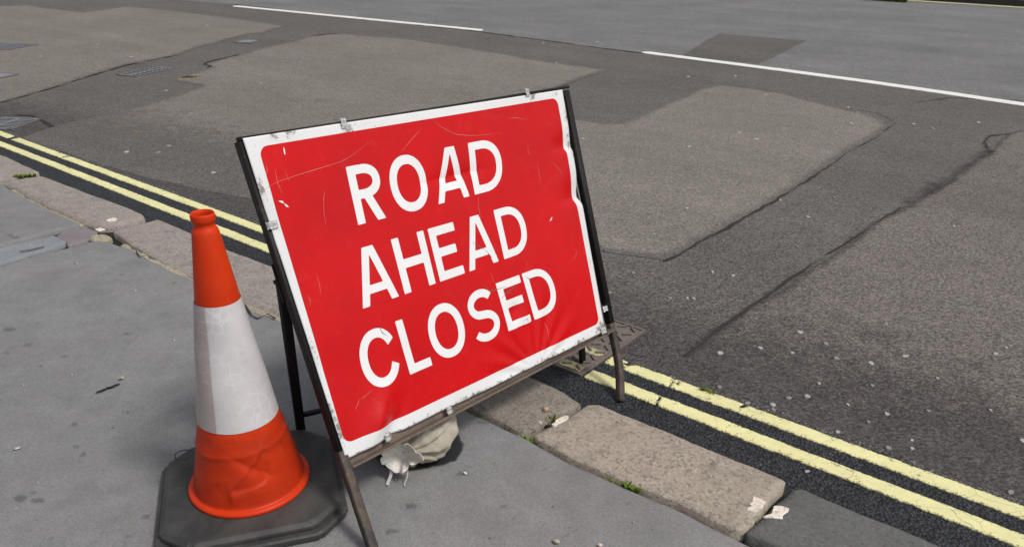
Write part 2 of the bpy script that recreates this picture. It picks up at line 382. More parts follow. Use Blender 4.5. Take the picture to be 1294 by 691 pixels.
crack('joint', [(-4.224, 6.535), (-4.151, 6.874), (-4.094, 7.733), (-4.029, 8.441), (-3.771, 9.177)], .008, .0052, cell=.01, seed=14, vary=1.8)
crack('sealant_smear', [(-4.094, 7.733), (-4.029, 8.441), (-3.714, 8.786), (-3.771, 9.177)], .07, .0046, 'smudge', .03, .8, 15, 3, .10)
crack('crack', [(-3.161, 8.37), (-3.155, 8.471), (-3.262, 8.563), (-3.283, 8.719), (-3.136, 9.24)], .014, seed=16, cell=.01)
crack('crack', [(-2.392, 11.24), (-2.56, 11.18), (-2.698, 10.91)], .012, seed=17, cell=.01)
crack('sealant_smear', [(0.394, 7.566), (0.6054, 7.957)], .02, .0046, 'smudge', .012, 1.2, 18, 5)
crack('sealant_smear', [(2.9, 6.763), (3.008, 6.585), (3.003, 6.268), (2.801, 5.99)], .028, .0046, 'smudge', .015, .8, 20, 3)
crack('crack', [(-3.368, 5.72), (-3.567, 5.939), (-3.707, 6.066), (-3.816, 6.086)], .012, seed=22, cell=.01)
crack('sealant_smear', [(3.557, 7.107), (3.955, 7.349), (4.548, 7.25)], .03, .0046, 'smudge', .02, .8, 25, 3)

# white centre line, two dashes
def dash(pts, w, seed):
    def f(X, Y): return w * (1 + .12 * fbm(X, Y, 9, seed)) - line_dist(pts, X, Y)
    return sheet('white_line', f, pb(pts, .2), .014, .0080, M['white_line'], road, .03, .008)
dash([(-4.873, 14.72), (-3.247, 13.64), (-1.836, 12.71), (-0.5498, 11.87)], .076, 31)
dash([(1.577, 9.875), (2.217, 9.297), (2.919, 8.669), (3.529, 8.092), (4.049, 7.543), (4.474, 7.072), (4.875, 6.564)], .076, 32)
dash([(-9.866, 17.89), (-12.47, 19.41)], .076, 33)

# ------------------------------------------------------------------ access cover under the sign's right legs
CVC = np.array([(0.3848, 2.703), (0.5097, 2.614), (0.229, 2.283)])
cv_s1 = float(((CVC[1] + CVC[2]) / 2) @ DS); cv_n1 = float(CVC[1] @ DN); cv_n0 = float(CVC[2] @ DN)
cv_s0 = cv_s1 - .30
HOLE = [SN(cv_s0 - .006, cv_n0 - .006), SN(cv_s1 + .006, cv_n0 - .006), SN(cv_s1 + .006, cv_n1 + .006), SN(cv_s0 - .006, cv_n1 + .006)]

# double yellow lines
def yline(s0, s1, n, bend, seed, worn, gaps=()):
    P0 = [SN(s0, n), SN(s1, n)]
    def f(X, Y):
        s = X * DS[0] + Y * DS[1]; nn = X * DN[0] + Y * DN[1]
        v = .0295 * (1 + .08 * fbm(X, Y, 14, seed) + .13 * fbm(X, Y, 70, seed + 3)) - np.abs(nn - n - bend(s))
        v = np.minimum(v, np.minimum(s - s0, s1 - s))
        v = np.minimum(v, .016 * (.72 - fbm(X, Y, 46, seed + 20, 2)) + .25 * np.maximum(v - .012, 0))
        for a, b in gaps: v = np.minimum(v, np.abs(s - (a + b) / 2 + .25 * (nn - n) + .006 * fbm(X, Y, 40, seed)) - (b - a) / 2)
        for a, k in worn: v = np.minimum(v, .03 - .030 * np.exp(-((s - a) / k) ** 2) * (fbm(X, Y, 38, seed + 9) * 1.6 + .55))
        return np.minimum(v, -poly_sdf(HOLE, X, Y))
    return sheet('yellow_line', f, pb(P0, .1), .0075, .0078, M['yellow'], road, .02, .006, .0015, .006)
yline(-8, 3, 2.103, lambda s: .004 * np.sin(s * 1.3), 41, ((-1.15, .10), (-.95, .03), (-.72, .02), (-5.3, .25)), ((-.968, -.962), (-6.06, -6.0)))
yline(-8, 3, 1.974, lambda s: .004 * np.sin(s * 1.1 + 1), 45, ((-1.12, .10), (-.97, .03)), ((-.948, -.938),))

M['cover_paint'] = line_paint('cover_paint', (.50, .45, .25), (.26, .22, .15), .42)
cover = thing('access_cover', 'rusty brown rectangular utility cover with raised treads set in the road under the sign leg', 'utility cover', (*SN((cv_s0 + cv_s1) / 2, (cv_n0 + cv_n1) / 2), .0))
def rusty(name, col, dark, light):
    t = NT(name); c = t.mix(t.rng(t.noise(18, 6, .7), .35, .7, 0, .8), col, dark); c = t.mix(t.rng(t.noise(60, 4, .7), .5, .75, 0, .6), c, light)
    return t.done(c, .72, .35, t.noise(120, 4, .7), .4, .0015)
M['cover_iron'] = rusty('cover_iron', (.165, .135, .120), (.095, .080, .074), (.24, .21, .19))
Mc = Matrix(((DS[0], DN[0], 0, 0), (DS[1], DN[1], 0, 0), (0, 0, 1, 0), (0, 0, 0, 1)))     # street axes at the cover's middle
hw, hl = (cv_s1 - cv_s0) / 2, (cv_n1 - cv_n0) / 2
bm = bmesh.new(); box_on(bm, Mc, (-hw + .014, -hl + .014, -.02), (hw - .014, hl - .014, .011)); bevel_all(bm, .002, 1); bm_obj('lid', bm, M['cover_iron'], cover)
for a, b in (((-hw, -hl, -.02), (hw, -hl + .010, .013)), ((-hw, hl - .010, -.02), (hw, hl, .013)), ((-hw, -hl + .0105, -.02), (-hw + .010, hl - .0105, .0128)), ((hw - .010, -hl + .0105, -.02), (hw, hl - .0105, .0128))):
    bm = bmesh.new(); box_on(bm, Mc, a, b); bevel_all(bm, .0015, 1); bm_obj('frame_bar', bm, M['cover_iron'], cover)
tread_me = []
for ang in (.65, -.65):
    bm = bmesh.new(); box_on(bm, Mc @ Matrix.Rotation(ang, 4, 'Z'), (-.0175, -.0045, -.001), (.0175, .0045, .0075)); bevel_all(bm, .0018, 1)
    me = bpy.data.meshes.new('tread'); bm.to_mesh(me); bm.free(); me.materials.append(M['cover_iron']); tread_me.append(me)
for i in range(6):
    for j in range(9):
        u = -hw + .034 + i * (2 * hw - .068) / 5; v = -hl + .034 + j * (2 * hl - .068) / 8
        if random.random() < .08: continue
        p = Mc @ Vector((u, v, .011)); add('tread', tread_me[(i + j) % 2], None, cover, p)
for n_c, seed in ((2.103, 51), (1.974, 52)):      # the lines run on, worn thin, over the iron
    PP = [SN(cv_s0 + .02, n_c), SN(cv_s1 - .02, n_c)]
    def f(X, Y, n_c=n_c, seed=seed):
        s = X * DS[0] + Y * DS[1]; nn = X * DN[0] + Y * DN[1]
        v = .024 - np.abs(nn - n_c) + .006 * fbm(X, Y, 30, seed)
        v = np.minimum(v, .012 - .012 * fbm(X, Y, 45, seed + 4))
        return np.minimum(v, np.minimum(s - cv_s0 - .016, cv_s1 - .016 - s))
    o = sheet('worn_paint', f, pb(PP, .06), .006, .0128, M['cover_paint'], None, .02)
    o.data.transform(Matrix.Translation(-cover.location)); o.parent = cover

# ------------------------------------------------------------------ drain covers further along the road
M['grate_iron'] = rusty('grate_iron', (.24, .25, .285), (.12, .12, .13), (.42, .44, .48))
M['frame_iron'] = rusty('frame_iron', (.13, .125, .125), (.07, .066, .064), (.18, .175, .17))
M['hole'] = NT('drain_dark').done((.012, .012, .013), .9, .1)
def grate(label, quad, name='drain_grate', n=8, tilt=0.0, solid=False):
    q = np.array(quad); c = q.mean(0)
    a = (q[1] - q[0] + q[2] - q[3]) / 2; b = (q[3] - q[0] + q[2] - q[1]) / 2
    L, Wd = float(np.hypot(*a)), float(np.hypot(*b)); ax = a / L; bx = np.array([-ax[1], ax[0]])
    Mx = Matrix(((ax[0], bx[0], 0, 0), (ax[1], bx[1], 0, 0), (0, 0, 1, 0), (0, 0, 0, 1)))
    t = thing(name, label, 'drain cover' if not solid else 'utility cover', (*c, 0))
    bm = bmesh.new(); box_on(bm, Mx, (-L / 2, -Wd / 2, -.02), (L / 2, Wd / 2, .0050)); bm_obj('recess', bm, M['hole'], t)
    for s in (-1, 1):
        bm = bmesh.new(); box_on(bm, Mx, (-L / 2, s * Wd / 2 - .018, -.01), (L / 2, s * Wd / 2 + .018, .0075)); bm_obj('frame_bar', bm, M['frame_iron'], t)
        bm = bmesh.new(); box_on(bm, Mx, (s * L / 2 - .018, -Wd / 2 + .019, -.01), (s * L / 2 + .018, Wd / 2 - .019, .0073)); bm_obj('frame_bar', bm, M['frame_iron'], t)
    if solid:
        bm = bmesh.new(); box_on(bm, Mx, (-L / 2 + .022, -Wd / 2 + .022, -.01), (L / 2 - .022, Wd / 2 - .022, .0085)); bm_obj('lid', bm, M['grate_iron'], t)
    else:
        bm = bmesh.new(); w = L / n * .19
        box_on(bm, Mx @ Matrix.Rotation(tilt, 4, 'Z'), (-w, -Wd / 2 + .0195, -.01), (w, Wd / 2 - .0195, .0088)); me = bpy.data.meshes.new('grate_bar'); bm.to_mesh(me); bm.free(); me.materials.append(M['grate_iron'])
        for i in range(n):
            add('grate_bar', me, None, t, Mx @ Vector((-L / 2 + (i + .5) * L / n, 0, 0)))
        bm = bmesh.new(); box_on(bm, Mx, (-L / 2 + .02, -.012, -.012), (L / 2 - .02, .012, .0062)); bm_obj('cross_rib', bm, M['grate_iron'], t)
    return t
grate('long iron drain grate in the dark trench strip beside the small yellow edged pit', [(-3.857, 7.93), (-3.644, 8.4), (-3.518, 8.264), (-3.677, 7.747)], n=9)
grate('iron drain grate at the photo left edge on the pale worn tarmac', [(-6.381, 9.592), (-6.28, 10.05), (-5.755, 9.693), (-5.807, 9.241)], n=9)
grate('iron drain grate next to the start of the double yellow lines', [(-3.914, 5.71), (-3.871, 6.054), (-3.614, 5.896), (-3.63, 5.557)], n=8)
grate('bluish flat iron lid at the left edge between two drain grates', [(-5.053, 7.694), (-4.998, 7.897), (-4.808, 7.78), (-4.855, 7.562)], 'utility_lid', solid=True)
grate('small worn iron lid far along the dark trench strip', [(-3.46, 10.29), (-3.411, 10.52), (-3.261, 10.39), (-3.311, 10.13)], 'utility_lid', solid=True)
# chipped pit with spray paint round it
PIT = [(-3.225, 7.636), (-3.217, 7.851), (-3.153, 7.969), (-3.047, 7.933), (-3.06, 7.799), (-3.125, 7.687)]
sheet('spray_mark', lambda X, Y: poly_sdf(PIT, X, Y) + .02 * fbm(X, Y, 9, 61), pb(PIT, .1), .02, .0052, M['spray'], road, .03)
PIT2 = [(-3.205, 7.701), (-3.199, 7.884), (-3.103, 7.853), (-3.13, 7.78)]
sheet('pothole', lambda X, Y: poly_sdf(PIT2, X, Y) + .03 * fbm(X, Y, 9, 62), pb(PIT2, .1), .02, .0060, M['crack'], road, .03)
for P, sd in (([(-3.034, 5.922), (-2.965, 5.9), (-2.621, 5.574), (-2.631, 5.503), (-2.821, 5.681)], 63), ([(-4.188, 6.941), (-4.12, 7.018), (-4.037, 6.813), (-4.066, 6.743)], 64), ([(-3.962, 6.554), (-3.896, 6.623), (-3.822, 6.438), (-3.868, 6.404)], 65), ([(-6.848, 11.58), (-6.417, 11.27), (-6.348, 11.11), (-6.751, 11.41)], 66)):
    sheet('spray_mark', lambda X, Y, P=P, sd=sd: poly_sdf(P, X, Y) + .04 * fbm(X, Y, 7, sd), pb(P, .1), .02, .0052, M['spray'], road, .06)

# ------------------------------------------------------------------ trodden gum and specks on the road
def blob_mesh(name, mat, seed, h=.0009):
    rr = random.Random(seed); n = 14; verts = [(0, 0, h)]; faces = []
    rad = [1 + rr.uniform(-.22, .22) for _ in range(n)]
    for ring, (k, z) in enumerate(((.6, h * .95), (.93, h * .6), (1.0, -.006))):
        for i in range(n):
            a = 2 * math.pi * i / n; verts.append((math.cos(a) * rad[i] * k, math.sin(a) * rad[i] * k, z))
    for i in range(n):
        j = (i + 1) % n; faces.append((0, 1 + i, 1 + j))
        for r_ in range(2): faces.append((1 + r_ * n + i, 1 + (r_ + 1) * n + i, 1 + (r_ + 1) * n + j, 1 + r_ * n + j))
    me = bpy.data.meshes.new(name); me.from_pydata(verts, [], faces); me.polygons.foreach_set('use_smooth', [True] * len(me.polygons)); me.materials.append(mat); return me
GUM = [blob_mesh('gum_spot', M['gum'], k) for k in range(4)] + [blob_mesh('gum_spot', M['gum_dim'], k + 9) for k in range(4)]
rg = random.Random(4)
def gums(pts, z, parent, big, dim=.4):
    for p in pts:
        o = add('gum_spot', GUM[(4 if rg.random() < dim else 0) + rg.randrange(4)], None, parent, (p[0], p[1], z))
        r = big * rg.uniform(.7, 1.2); o.scale = (r * rg.uniform(.75, 1), r * 1.2, 1); o.rotation_euler = (0, 0, math.atan2(-p[0], p[1]) + rg.uniform(-.6, .6))
gums([(0.6931, 2.229), (0.9041, 2.166), (0.969, 2.179), (0.8402, 2.124), (0.8338, 2.096), (1.036, 2.261), (1.085, 2.131), (1.457, 2.308), (1.212, 2.253), (1.33, 2.102), (1.189, 2.08), (1.112, 2.033), (0.9959, 1.976), (1.205, 1.937), (1.187, 1.896), (1.117, 1.897), (1.534, 2.111), (1.542, 1.945), (1.369, 1.699), (0.8382, 1.777), (0.7605, 2.13)], .0044, road, .0095)
gums([(1.145, 4.487), (0.9371, 4.09), (1.407, 4.25), (1.495, 4.255), (1.056, 3.833), (1.023, 3.6), (1.823, 4.328), (1.559, 3.979), (0.9681, 3.175), (0.745, 2.927), (2.277, 3.862), (1.158, 2.549), (1.012, 2.474), (0.7485, 2.466), (1.415, 2.463), (1.755, 2.491), (1.269, 2.408), (1.158, 2.439), (1.82, 2.539)], .0034, road, .0115)
gums([(2.244, 8.355), (2.285, 7.378), (2.845, 6.859), (2.843, 6.648), (1.667, 5.875), (1.743, 5.677), (1.207, 5.433), (3.13, 6.249), (3.217, 6.102), (3.69, 6.342), (2.637, 6.244), (1.746, 8.265), (3.225, 9.066)], .0034, road, .019)
gums([(-5.189, 8.945), (-4.23, 9.002), (-5.025, 9.902), (-2.382, 7.548), (-2.321, 8.799), (-2.311, 7.921), (-2.559, 6.236), (-3.106, 7.141), (-2.332, 5.24), (-2.334, 5.07), (-2.541, 5.071), (-1.82, 4.627), (-4.438, 11.96), (-4.285, 8.373)], .0034, road, .020, .3)
gums([(-1.785, 10.02), (-1.456, 9.62), (-1.108, 11.51), (-0.5294, 10.16), (-0.5879, 7.468), (-0.9506, 11.83), (-1.517, 14.26), (0.4835, 5.617), (0.7113, 5.631), (1.049, 10.81), (0.3404, 10.61), (0.441, 9.024)], .0034, road, .021)
gums([(0.647, 2.929), (0.7193, 2.931), (0.4035, 2.975), (0.885, 3.211), (0.5304, 3.188), (1.091, 2.639), (0.9047, 2.508)], .0034, road, .011)
gums([tuple(SN(rg.uniform(-7, 2.5), rg.uniform(2.3, 7.5))) for _ in range(40)], .0034, road, .0055, .75)

# ------------------------------------------------------------------ kerb
kerb = structure(mk('kerb', [(*SN(-60, 1.47), .022), (*SN(60, 1.47), .022), (*SN(60, 1.755), .022), (*SN(-60, 1.755), .022), (*SN(60, 1.7551), -.05), (*SN(-60, 1.7551), -.05)], [(0, 1, 2, 3), (3, 2, 4, 5)], M['bed'], None, False))
def stone(P, mat, seed, bevel=.007, label=None, rough=.004, bw=.022, up=0.0):
    def f(X, Y): return poly_sdf(P, X, Y) + .006 * fbm(X, Y, 7, seed) + .002 * fbm(X, Y, 30, seed + 2)
    zf = lambda X, Y: .0035 * fbm(X, Y, 5, seed + 5) + .0016 * fbm(X, Y, 26, seed + 6)
    o = sheet('kerb_stone', f, pb(P, .04), .011, PZ + up, mat, kerb, .03, .085 + up, bevel, bw, zf)
    if label: o['label'] = label
    return o
k1b = [(-2.703, 4.366), (-2.861, 4.326), (-2.835, 4.19)]
stone([SN(-6.3, 1.50), SN(-6.3, 1.79), SN(-5.4, 1.795)] + [(-2.742, 4.413), (-2.783, 4.33), (-2.878, 4.233)], M['granite_pink'], 71)
stone([SN(-8.0, 1.50), SN(-8.0, 1.79), SN(-6.32, 1.79), SN(-6.32, 1.50)], M['granite_pink'], 72)
stone([(-2.669, 4.336), (-2.257, 4.032), (-1.905, 3.774), (-1.859, 3.739), (-1.826, 3.681), (-1.837, 3.633), (-1.87, 3.586), (-1.925, 3.539), (-1.979, 3.525), (-2.096, 3.587), (-2.4, 3.826), (-2.711, 4.094), (-2.827, 4.19), (-2.757, 4.285)], M['granite_pink'], 73, .020, 'pinkish kerb stone with a rounded dark worn end', bw=.03)
stone([(-1.74, 3.632), (-1.502, 3.449), (-1.268, 3.252), (-1.014, 3.062)] + [SN(-2.21, 1.785), SN(-2.21, 1.50)] + [(-0.8937, 2.613), (-1.028, 2.705), (-1.309, 2.938), (-1.439, 3.041), (-1.739, 3.306), (-1.877, 3.459), (-1.816, 3.532)], M['granite_pink'], 74)
stone([SN(-2.19, 1.50), SN(-2.19, 1.785), SN(-1.6, 1.775), SN(-1.26, 1.757)] + [(0.1643, 2.095), (0.2147, 2.032), (0.2162, 2.019), (0.1286, 1.951), (0.08, 1.892), (0.036, 1.867), (-0.0292, 1.922), (-0.1345, 2.005)], M['granite_brown'], 75, .010, up=.004)
stone([(0.236, 2.024), (0.2676, 2.025), (0.3173, 1.991), (0.4891, 1.855), (0.6225, 1.749), (0.7207, 1.675), (0.7336, 1.661), (0.7265, 1.645), (0.6759, 1.592), (0.6339, 1.536), (0.6028, 1.494), (0.5727, 1.467), (0.5442, 1.47), (0.498, 1.506), (0.4354, 1.562), (0.344, 1.629), (0.2744, 1.677), (0.1625, 1.759), (0.1008, 1.818), (0.0655, 1.852), (0.103, 1.889), (0.1561, 1.935)], M['granite_buff'], 76, .008, 'buff granite kerb stone with white paint chips at both ends', up=.004)
stone([(0.7455, 1.632), (0.7707, 1.639), (0.8017, 1.608), (0.9205, 1.515), (1.042, 1.42)] + [SN(1.05, 1.755), SN(1.05, 1.49)] + [(0.7116, 1.363), (0.6318, 1.425), (0.5891, 1.457), (0.579, 1.462), (0.6265, 1.509), (0.6848, 1.573)], M['granite_grey'], 77, .008, 'dark grey smooth kerb block')
stone([SN(1.07, 1.49), SN(1.07, 1.76), SN(2.3, 1.76), SN(2.3, 1.49)], M['granite_buff'], 78)
stone([SN(2.32, 1.49), SN(2.32, 1.76), SN(3.6, 1.76), SN(3.6, 1.49)], M['granite_pink'], 79)
def chip(P, seed, parent, z=PZ + .0035, mat='paint_chip', cell=.004, amp=.005):
    o = sheet('paint_mark', lambda X, Y: poly_sdf(P, X, Y) + amp * fbm(X, Y, 45, seed), pb(P, .02), cell, z, M[mat], parent, .01, .006)
    return o
chip([(0.1198, 1.905), (0.135, 1.935), (0.1594, 1.952), (0.1733, 1.948), (0.1651, 1.927), (0.1409, 1.91), (0.1309, 1.893)], 81, kerb, PZ + .0045)
chip([(0.6257, 1.588), (0.6416, 1.579), (0.6553, 1.57), (0.6364, 1.545), (0.6162, 1.529), (0.5986, 1.538), (0.6138, 1.55), (0.6041, 1.559), (0.6187, 1.569)], 82, kerb, PZ + .0065, amp=.004)
chip([(0.6321, 1.515), (0.6574, 1.527), (0.6712, 1.555), (0.6863, 1.558), (0.7078, 1.549), (0.7012, 1.534), (0.6827, 1.519), (0.6792, 1.507), (0.6582, 1.51)], 83, kerb, PZ + .002, amp=.003)
chip([(-1.973, 3.593), (-1.958, 3.628), (-1.93, 3.618), (-1.925, 3.589), (-1.948, 3.571)], 84, kerb, PZ + .004, amp=.004)
chip([(-1.982, 3.492), (-1.958, 3.504), (-1.932, 3.489), (-1.948, 3.467)], 85, kerb, PZ - .004, amp=.004)

# ------------------------------------------------------------------ pavement
pave = structure(mk('pavement', [(*SN(-60, -60), .035), (*SN(60, -60), .035), (*SN(60, 1.47), .035), (*SN(-60, 1.47), .035)], [(0, 1, 2, 3)], M['bed'], None, False))
MAIN = [(-2.157, 3.031), (-2.089, 3.149), (-1.99, 3.237), (-1.902, 3.339), (-1.821, 3.312), (-1.714, 3.248), (-1.423, 2.999), (-1.3, 2.914), (-1.016, 2.664), (-0.8666, 2.568)] + [SN(-1.8, 1.487)] + [(-0.133, 1.979), (-0.0287, 1.895), (0.0359, 1.849), (0.0998, 1.786), (0.1609, 1.73), (0.2713, 1.649), (0.3402, 1.602), (0.4312, 1.539), (0.4926, 1.481), (0.5614, 1.423), (0.5928, 1.4)] + [SN(.6, 1.462), SN(3.6, 1.462), SN(3.6, -2.5), SN(-3.585, -2.5)]
gz = lambda X, Y: .0025 * fbm(X, Y, 1.2, 91) + .0006 * fbm(X, Y, 9, 92)
sheet('pavement_surface', lambda X, Y: poly_sdf(MAIN, X, Y) + .004 * fbm(X, Y, 9, 93) + .0015 * fbm(X, Y, 40, 94), pb(MAIN), .026, PZ, M['pave'], pave, .03, .03, .006, .02, gz)
UP = [(-2.293, 3.263), (-2.209, 3.367), (-2.138, 3.475), (-2.075, 3.521), (-2.089, 3.565), (-2.374, 3.777), (-2.677, 4.039), (-2.827, 4.175)] + [SN(-8, 1.47), SN(-8, -2.5), SN(-3.835, -2.5)]
sheet('pavement_surface', lambda X, Y: poly_sdf(UP, X, Y) + .004 * fbm(X, Y, 9, 95), pb(UP), .03, PZ, M['pave_b'], pave, .03, .03, .006, .02)
for P_, m_ in (((SN(-40, -2.52), SN(-40, -14), SN(14, -14), SN(14, -2.52)), M['pave']), ((SN(-40, 1.46), SN(-40, -2.5), SN(-8.02, -2.5), SN(-8.02, 1.46)), M['pave_b'])):
    mk('pavement_surface', [(*p, PZ) for p in P_], [(0, 1, 2, 3)], m_, pave, False)
mk('pavement_surface', [(*p, PZ) for p in (SN(3.62, -2.5), SN(14, -2.5), SN(14, 1.47), SN(3.62, 1.47))], [(0, 1, 2, 3)], M['pave'], pave, False)
def slab(P, mat, seed, label=None, z=PZ):
    o = sheet('infill_slab', lambda X, Y: poly_sdf(P, X, Y) + .004 + .0025 * fbm(X, Y, 14, seed), pb(P), .011, z, mat, pave, .03, .03, .003, .012)
    if label: o['label'] = label
slab([SN(-3.612, .30), SN(-3.792, .30)] + [(-2.271, 3.226), (-2.187, 3.327), (-2.121, 3.386), (-2.09, 3.361), (-2.027, 3.309), (-2.037, 3.274), (-2.081, 3.21), (-2.177, 3.065)], M['slab_blue'], 96, 'bluish infill slab')
for k_, n_ in enumerate((.29, -.62, -1.55)):
    slab([SN(-3.612, n_ - .9), SN(-3.792, n_ - .9), SN(-3.790, n_), SN(-3.614, n_)], M['slab_blue'], 120 + k_)
slab([(-2.104, 3.381), (-2.107, 3.423), (-2.052, 3.489), (-2.014, 3.496), (-1.951, 3.451), (-1.937, 3.399), (-1.943, 3.357), (-1.996, 3.276), (-2.019, 3.314)], M['slab_red'], 97, 'reddish infill slab', PZ - .003)
slab([(-2.115, 3.438), (-2.07, 3.51), (-2.046, 3.522), (-2.029, 3.512), (-2.066, 3.489), (-2.103, 3.428)], M['pave_b'], 98, None, PZ - .003)
# mortar along the kerb joint
def mortar(pts, w, seed, z=PZ - .004):
    pts = [tuple(p) for p in pts]
    sheet('mortar', lambda X, Y: w * (1 + 1.0 * fbm(X, Y, 16, seed, 2)) - line_dist(pts, X + .01 * fbm(X, Y, 15, seed + 1), Y), pb(pts, .06), .008, z, M['mortar'], pave, .02, .02, .008, .012)
mortar([(-1.752, 3.296), (-1.674, 3.221), (-1.564, 3.124), (-1.429, 3.016), (-1.308, 2.922)], .016, 101)
mortar([(-1.027, 2.691), (-0.9848, 2.651), (-0.9415, 2.625), (-0.877, 2.574)], .028, 102)
mortar([(-2.695, 4.066), (-2.539, 3.923), (-2.38, 3.789), (-2.247, 3.685), (-2.08, 3.554)], .010, 103)
mortar([(-1.917, 3.364), (-1.898, 3.385), (-1.858, 3.361)], .026, 104, PZ + .002)
for pts in ([(-1.015, 2.671), (-0.9648, 2.584), (-0.934, 2.559), (-0.9105, 2.599), (-0.8706, 2.561)], [(-1.659, 3.203), (-1.618, 3.14), (-1.591, 3.141)], [(-2.151, 3.174), (-2.114, 3.194), (-2.079, 3.233)]):
    w = .0035
    sheet('crack', lambda X, Y, pts=pts: w * (1 + .8 * fbm(X, Y, 20, 5, 2)) - line_dist(pts, X, Y), pb(pts), .004, PZ + .006, M['crack'], pave, .01)

# stains, specks
def stains(pts, r0, r1, seed, z=PZ + .0058, par=pave):
    rr = random.Random(seed)
    for x, y in pts:
        r = rr.uniform(r0, r1); k = rr.randrange(1000); el = rr.uniform(.45, .8)
        sheet('stain', lambda X, Y: r * .8 - np.hypot((X - x) * el, Y - y) + r * .95 * fbm(X, Y, .75 / r, k), (x - 3 * r, x + 3 * r, y - 2 * r, y + 2 * r), r / 7, z, M['stain'], par, r * .5)
stains([(-1.534, 2.194), (-1.202, 1.761), (-1.162, 1.725), (-1.157, 1.693), (-1.232, 1.54), (-1.216, 1.559), (-1.258, 1.867), (-1.139, 1.935), (-0.9173, 1.454), (-0.9035, 1.408), (-1.077, 1.397), (-1.187, 1.531), (-0.9688, 1.42), (-0.889, 1.478)], .006, .014, 1)
stains([(-2.267, 3.348), (-1.708, 2.497), (-1.658, 2.336), (-1.354, 2.427), (-1.492, 2.262), (-1.819, 2.608), (-1.69, 2.277), (-1.359, 2.871), (-2.299, 3.52), (-1.78, 2.453), (-2.313, 3.37), (-1.608, 2.942)], .008, .017, 2)
stains([(0.0896, 1.707), (0.0934, 1.69), (0.2074, 1.617), (0.1741, 1.616), (0.2487, 1.553), (0.3013, 1.554), (0.2642, 1.529), (0.3481, 1.458), (0.1464, 1.46), (-0.042, 1.711), (0.1972, 1.593), (0.1559, 1.589), (0.3759, 1.529), (0.0129, 1.491)], .0022, .0055, 3)
stains([(-0.107, 1.937), (-0.0779, 1.912), (-0.1253, 1.665), (-0.0077, 1.539), (-0.2465, 1.534), (-0.2735, 1.441)], .008, .016, 4)
stains([(0.322, 1.906), (0.4057, 1.86), (0.3995, 1.733), (0.1474, 1.854), (0.2526, 1.762), (0.4781, 1.679), (0.5497, 1.715)], .006, .013, 5, PZ + .0125, kerb)
stains([(-2.223, 3.834), (-2.334, 3.933), (-1.353, 3.106), (-1.132, 2.944), (-1.559, 3.284), (-0.0632, 2.038), (0.0103, 1.974)], .006, .013, 6, PZ + .0125, kerb)
gums([(-1.529, 2.082), (-1.411, 2.15), (-1.125, 1.974), (-0.9901, 1.781), (-1.144, 1.859), (-1.223, 1.604)], PZ + .003, pave, .0042, .1)
gums([(-1.851, 3.06), (-1.488, 2.798), (-2.509, 3.685), (-2.157, 3.259), (-1.177, 2.391)], PZ + .003, pave, .006, .1)
gums([(-0.3011, 1.64), (-0.1969, 1.535), (0.1121, 1.542), (0.3048, 1.487), (-0.044, 1.424)], PZ + .003, pave, .0022, .3)

# ------------------------------------------------------------------ far side of the street
M['far_kerb'] = granite('far_kerb', (.05, .05, .055), (.03, .03, .032), (.08, .08, .085), (.05, .052, .05))
fk = structure(mk('far_kerb', [(*SN(-R, 19.55), -.05), (*SN(R, 19.55), -.05), (*SN(R, 19.55), .125), (*SN(-R, 19.55), .125), (*SN(R, 19.85), .13), (*SN(-R, 19.85), .13)], [(0, 1, 2, 3), (3, 2, 4, 5)], M['far_kerb'], None, False))
structure(mk('far_pavement', [(*SN(-R, 19.85), .126), (*SN(R, 19.85), .126), (*SN(R, R), .126), (*SN(-R, R), .126)], [(0, 1, 2, 3)], M['pave_b'], None, False))
for n_f, w in ((19.40, .05), (19.24, .035)):
    pts = [SN(-30, n_f), SN(10, n_f)]
    mk('yellow_line', [(*SN(-60, n_f - w), .0125), (*SN(60, n_f - w), .0125), (*SN(60, n_f + w), .0125), (*SN(-60, n_f + w), .0125)], [(0, 1, 2, 3)], M['yellow'], road, False, {'edge': [1, 1, 1, 1]})

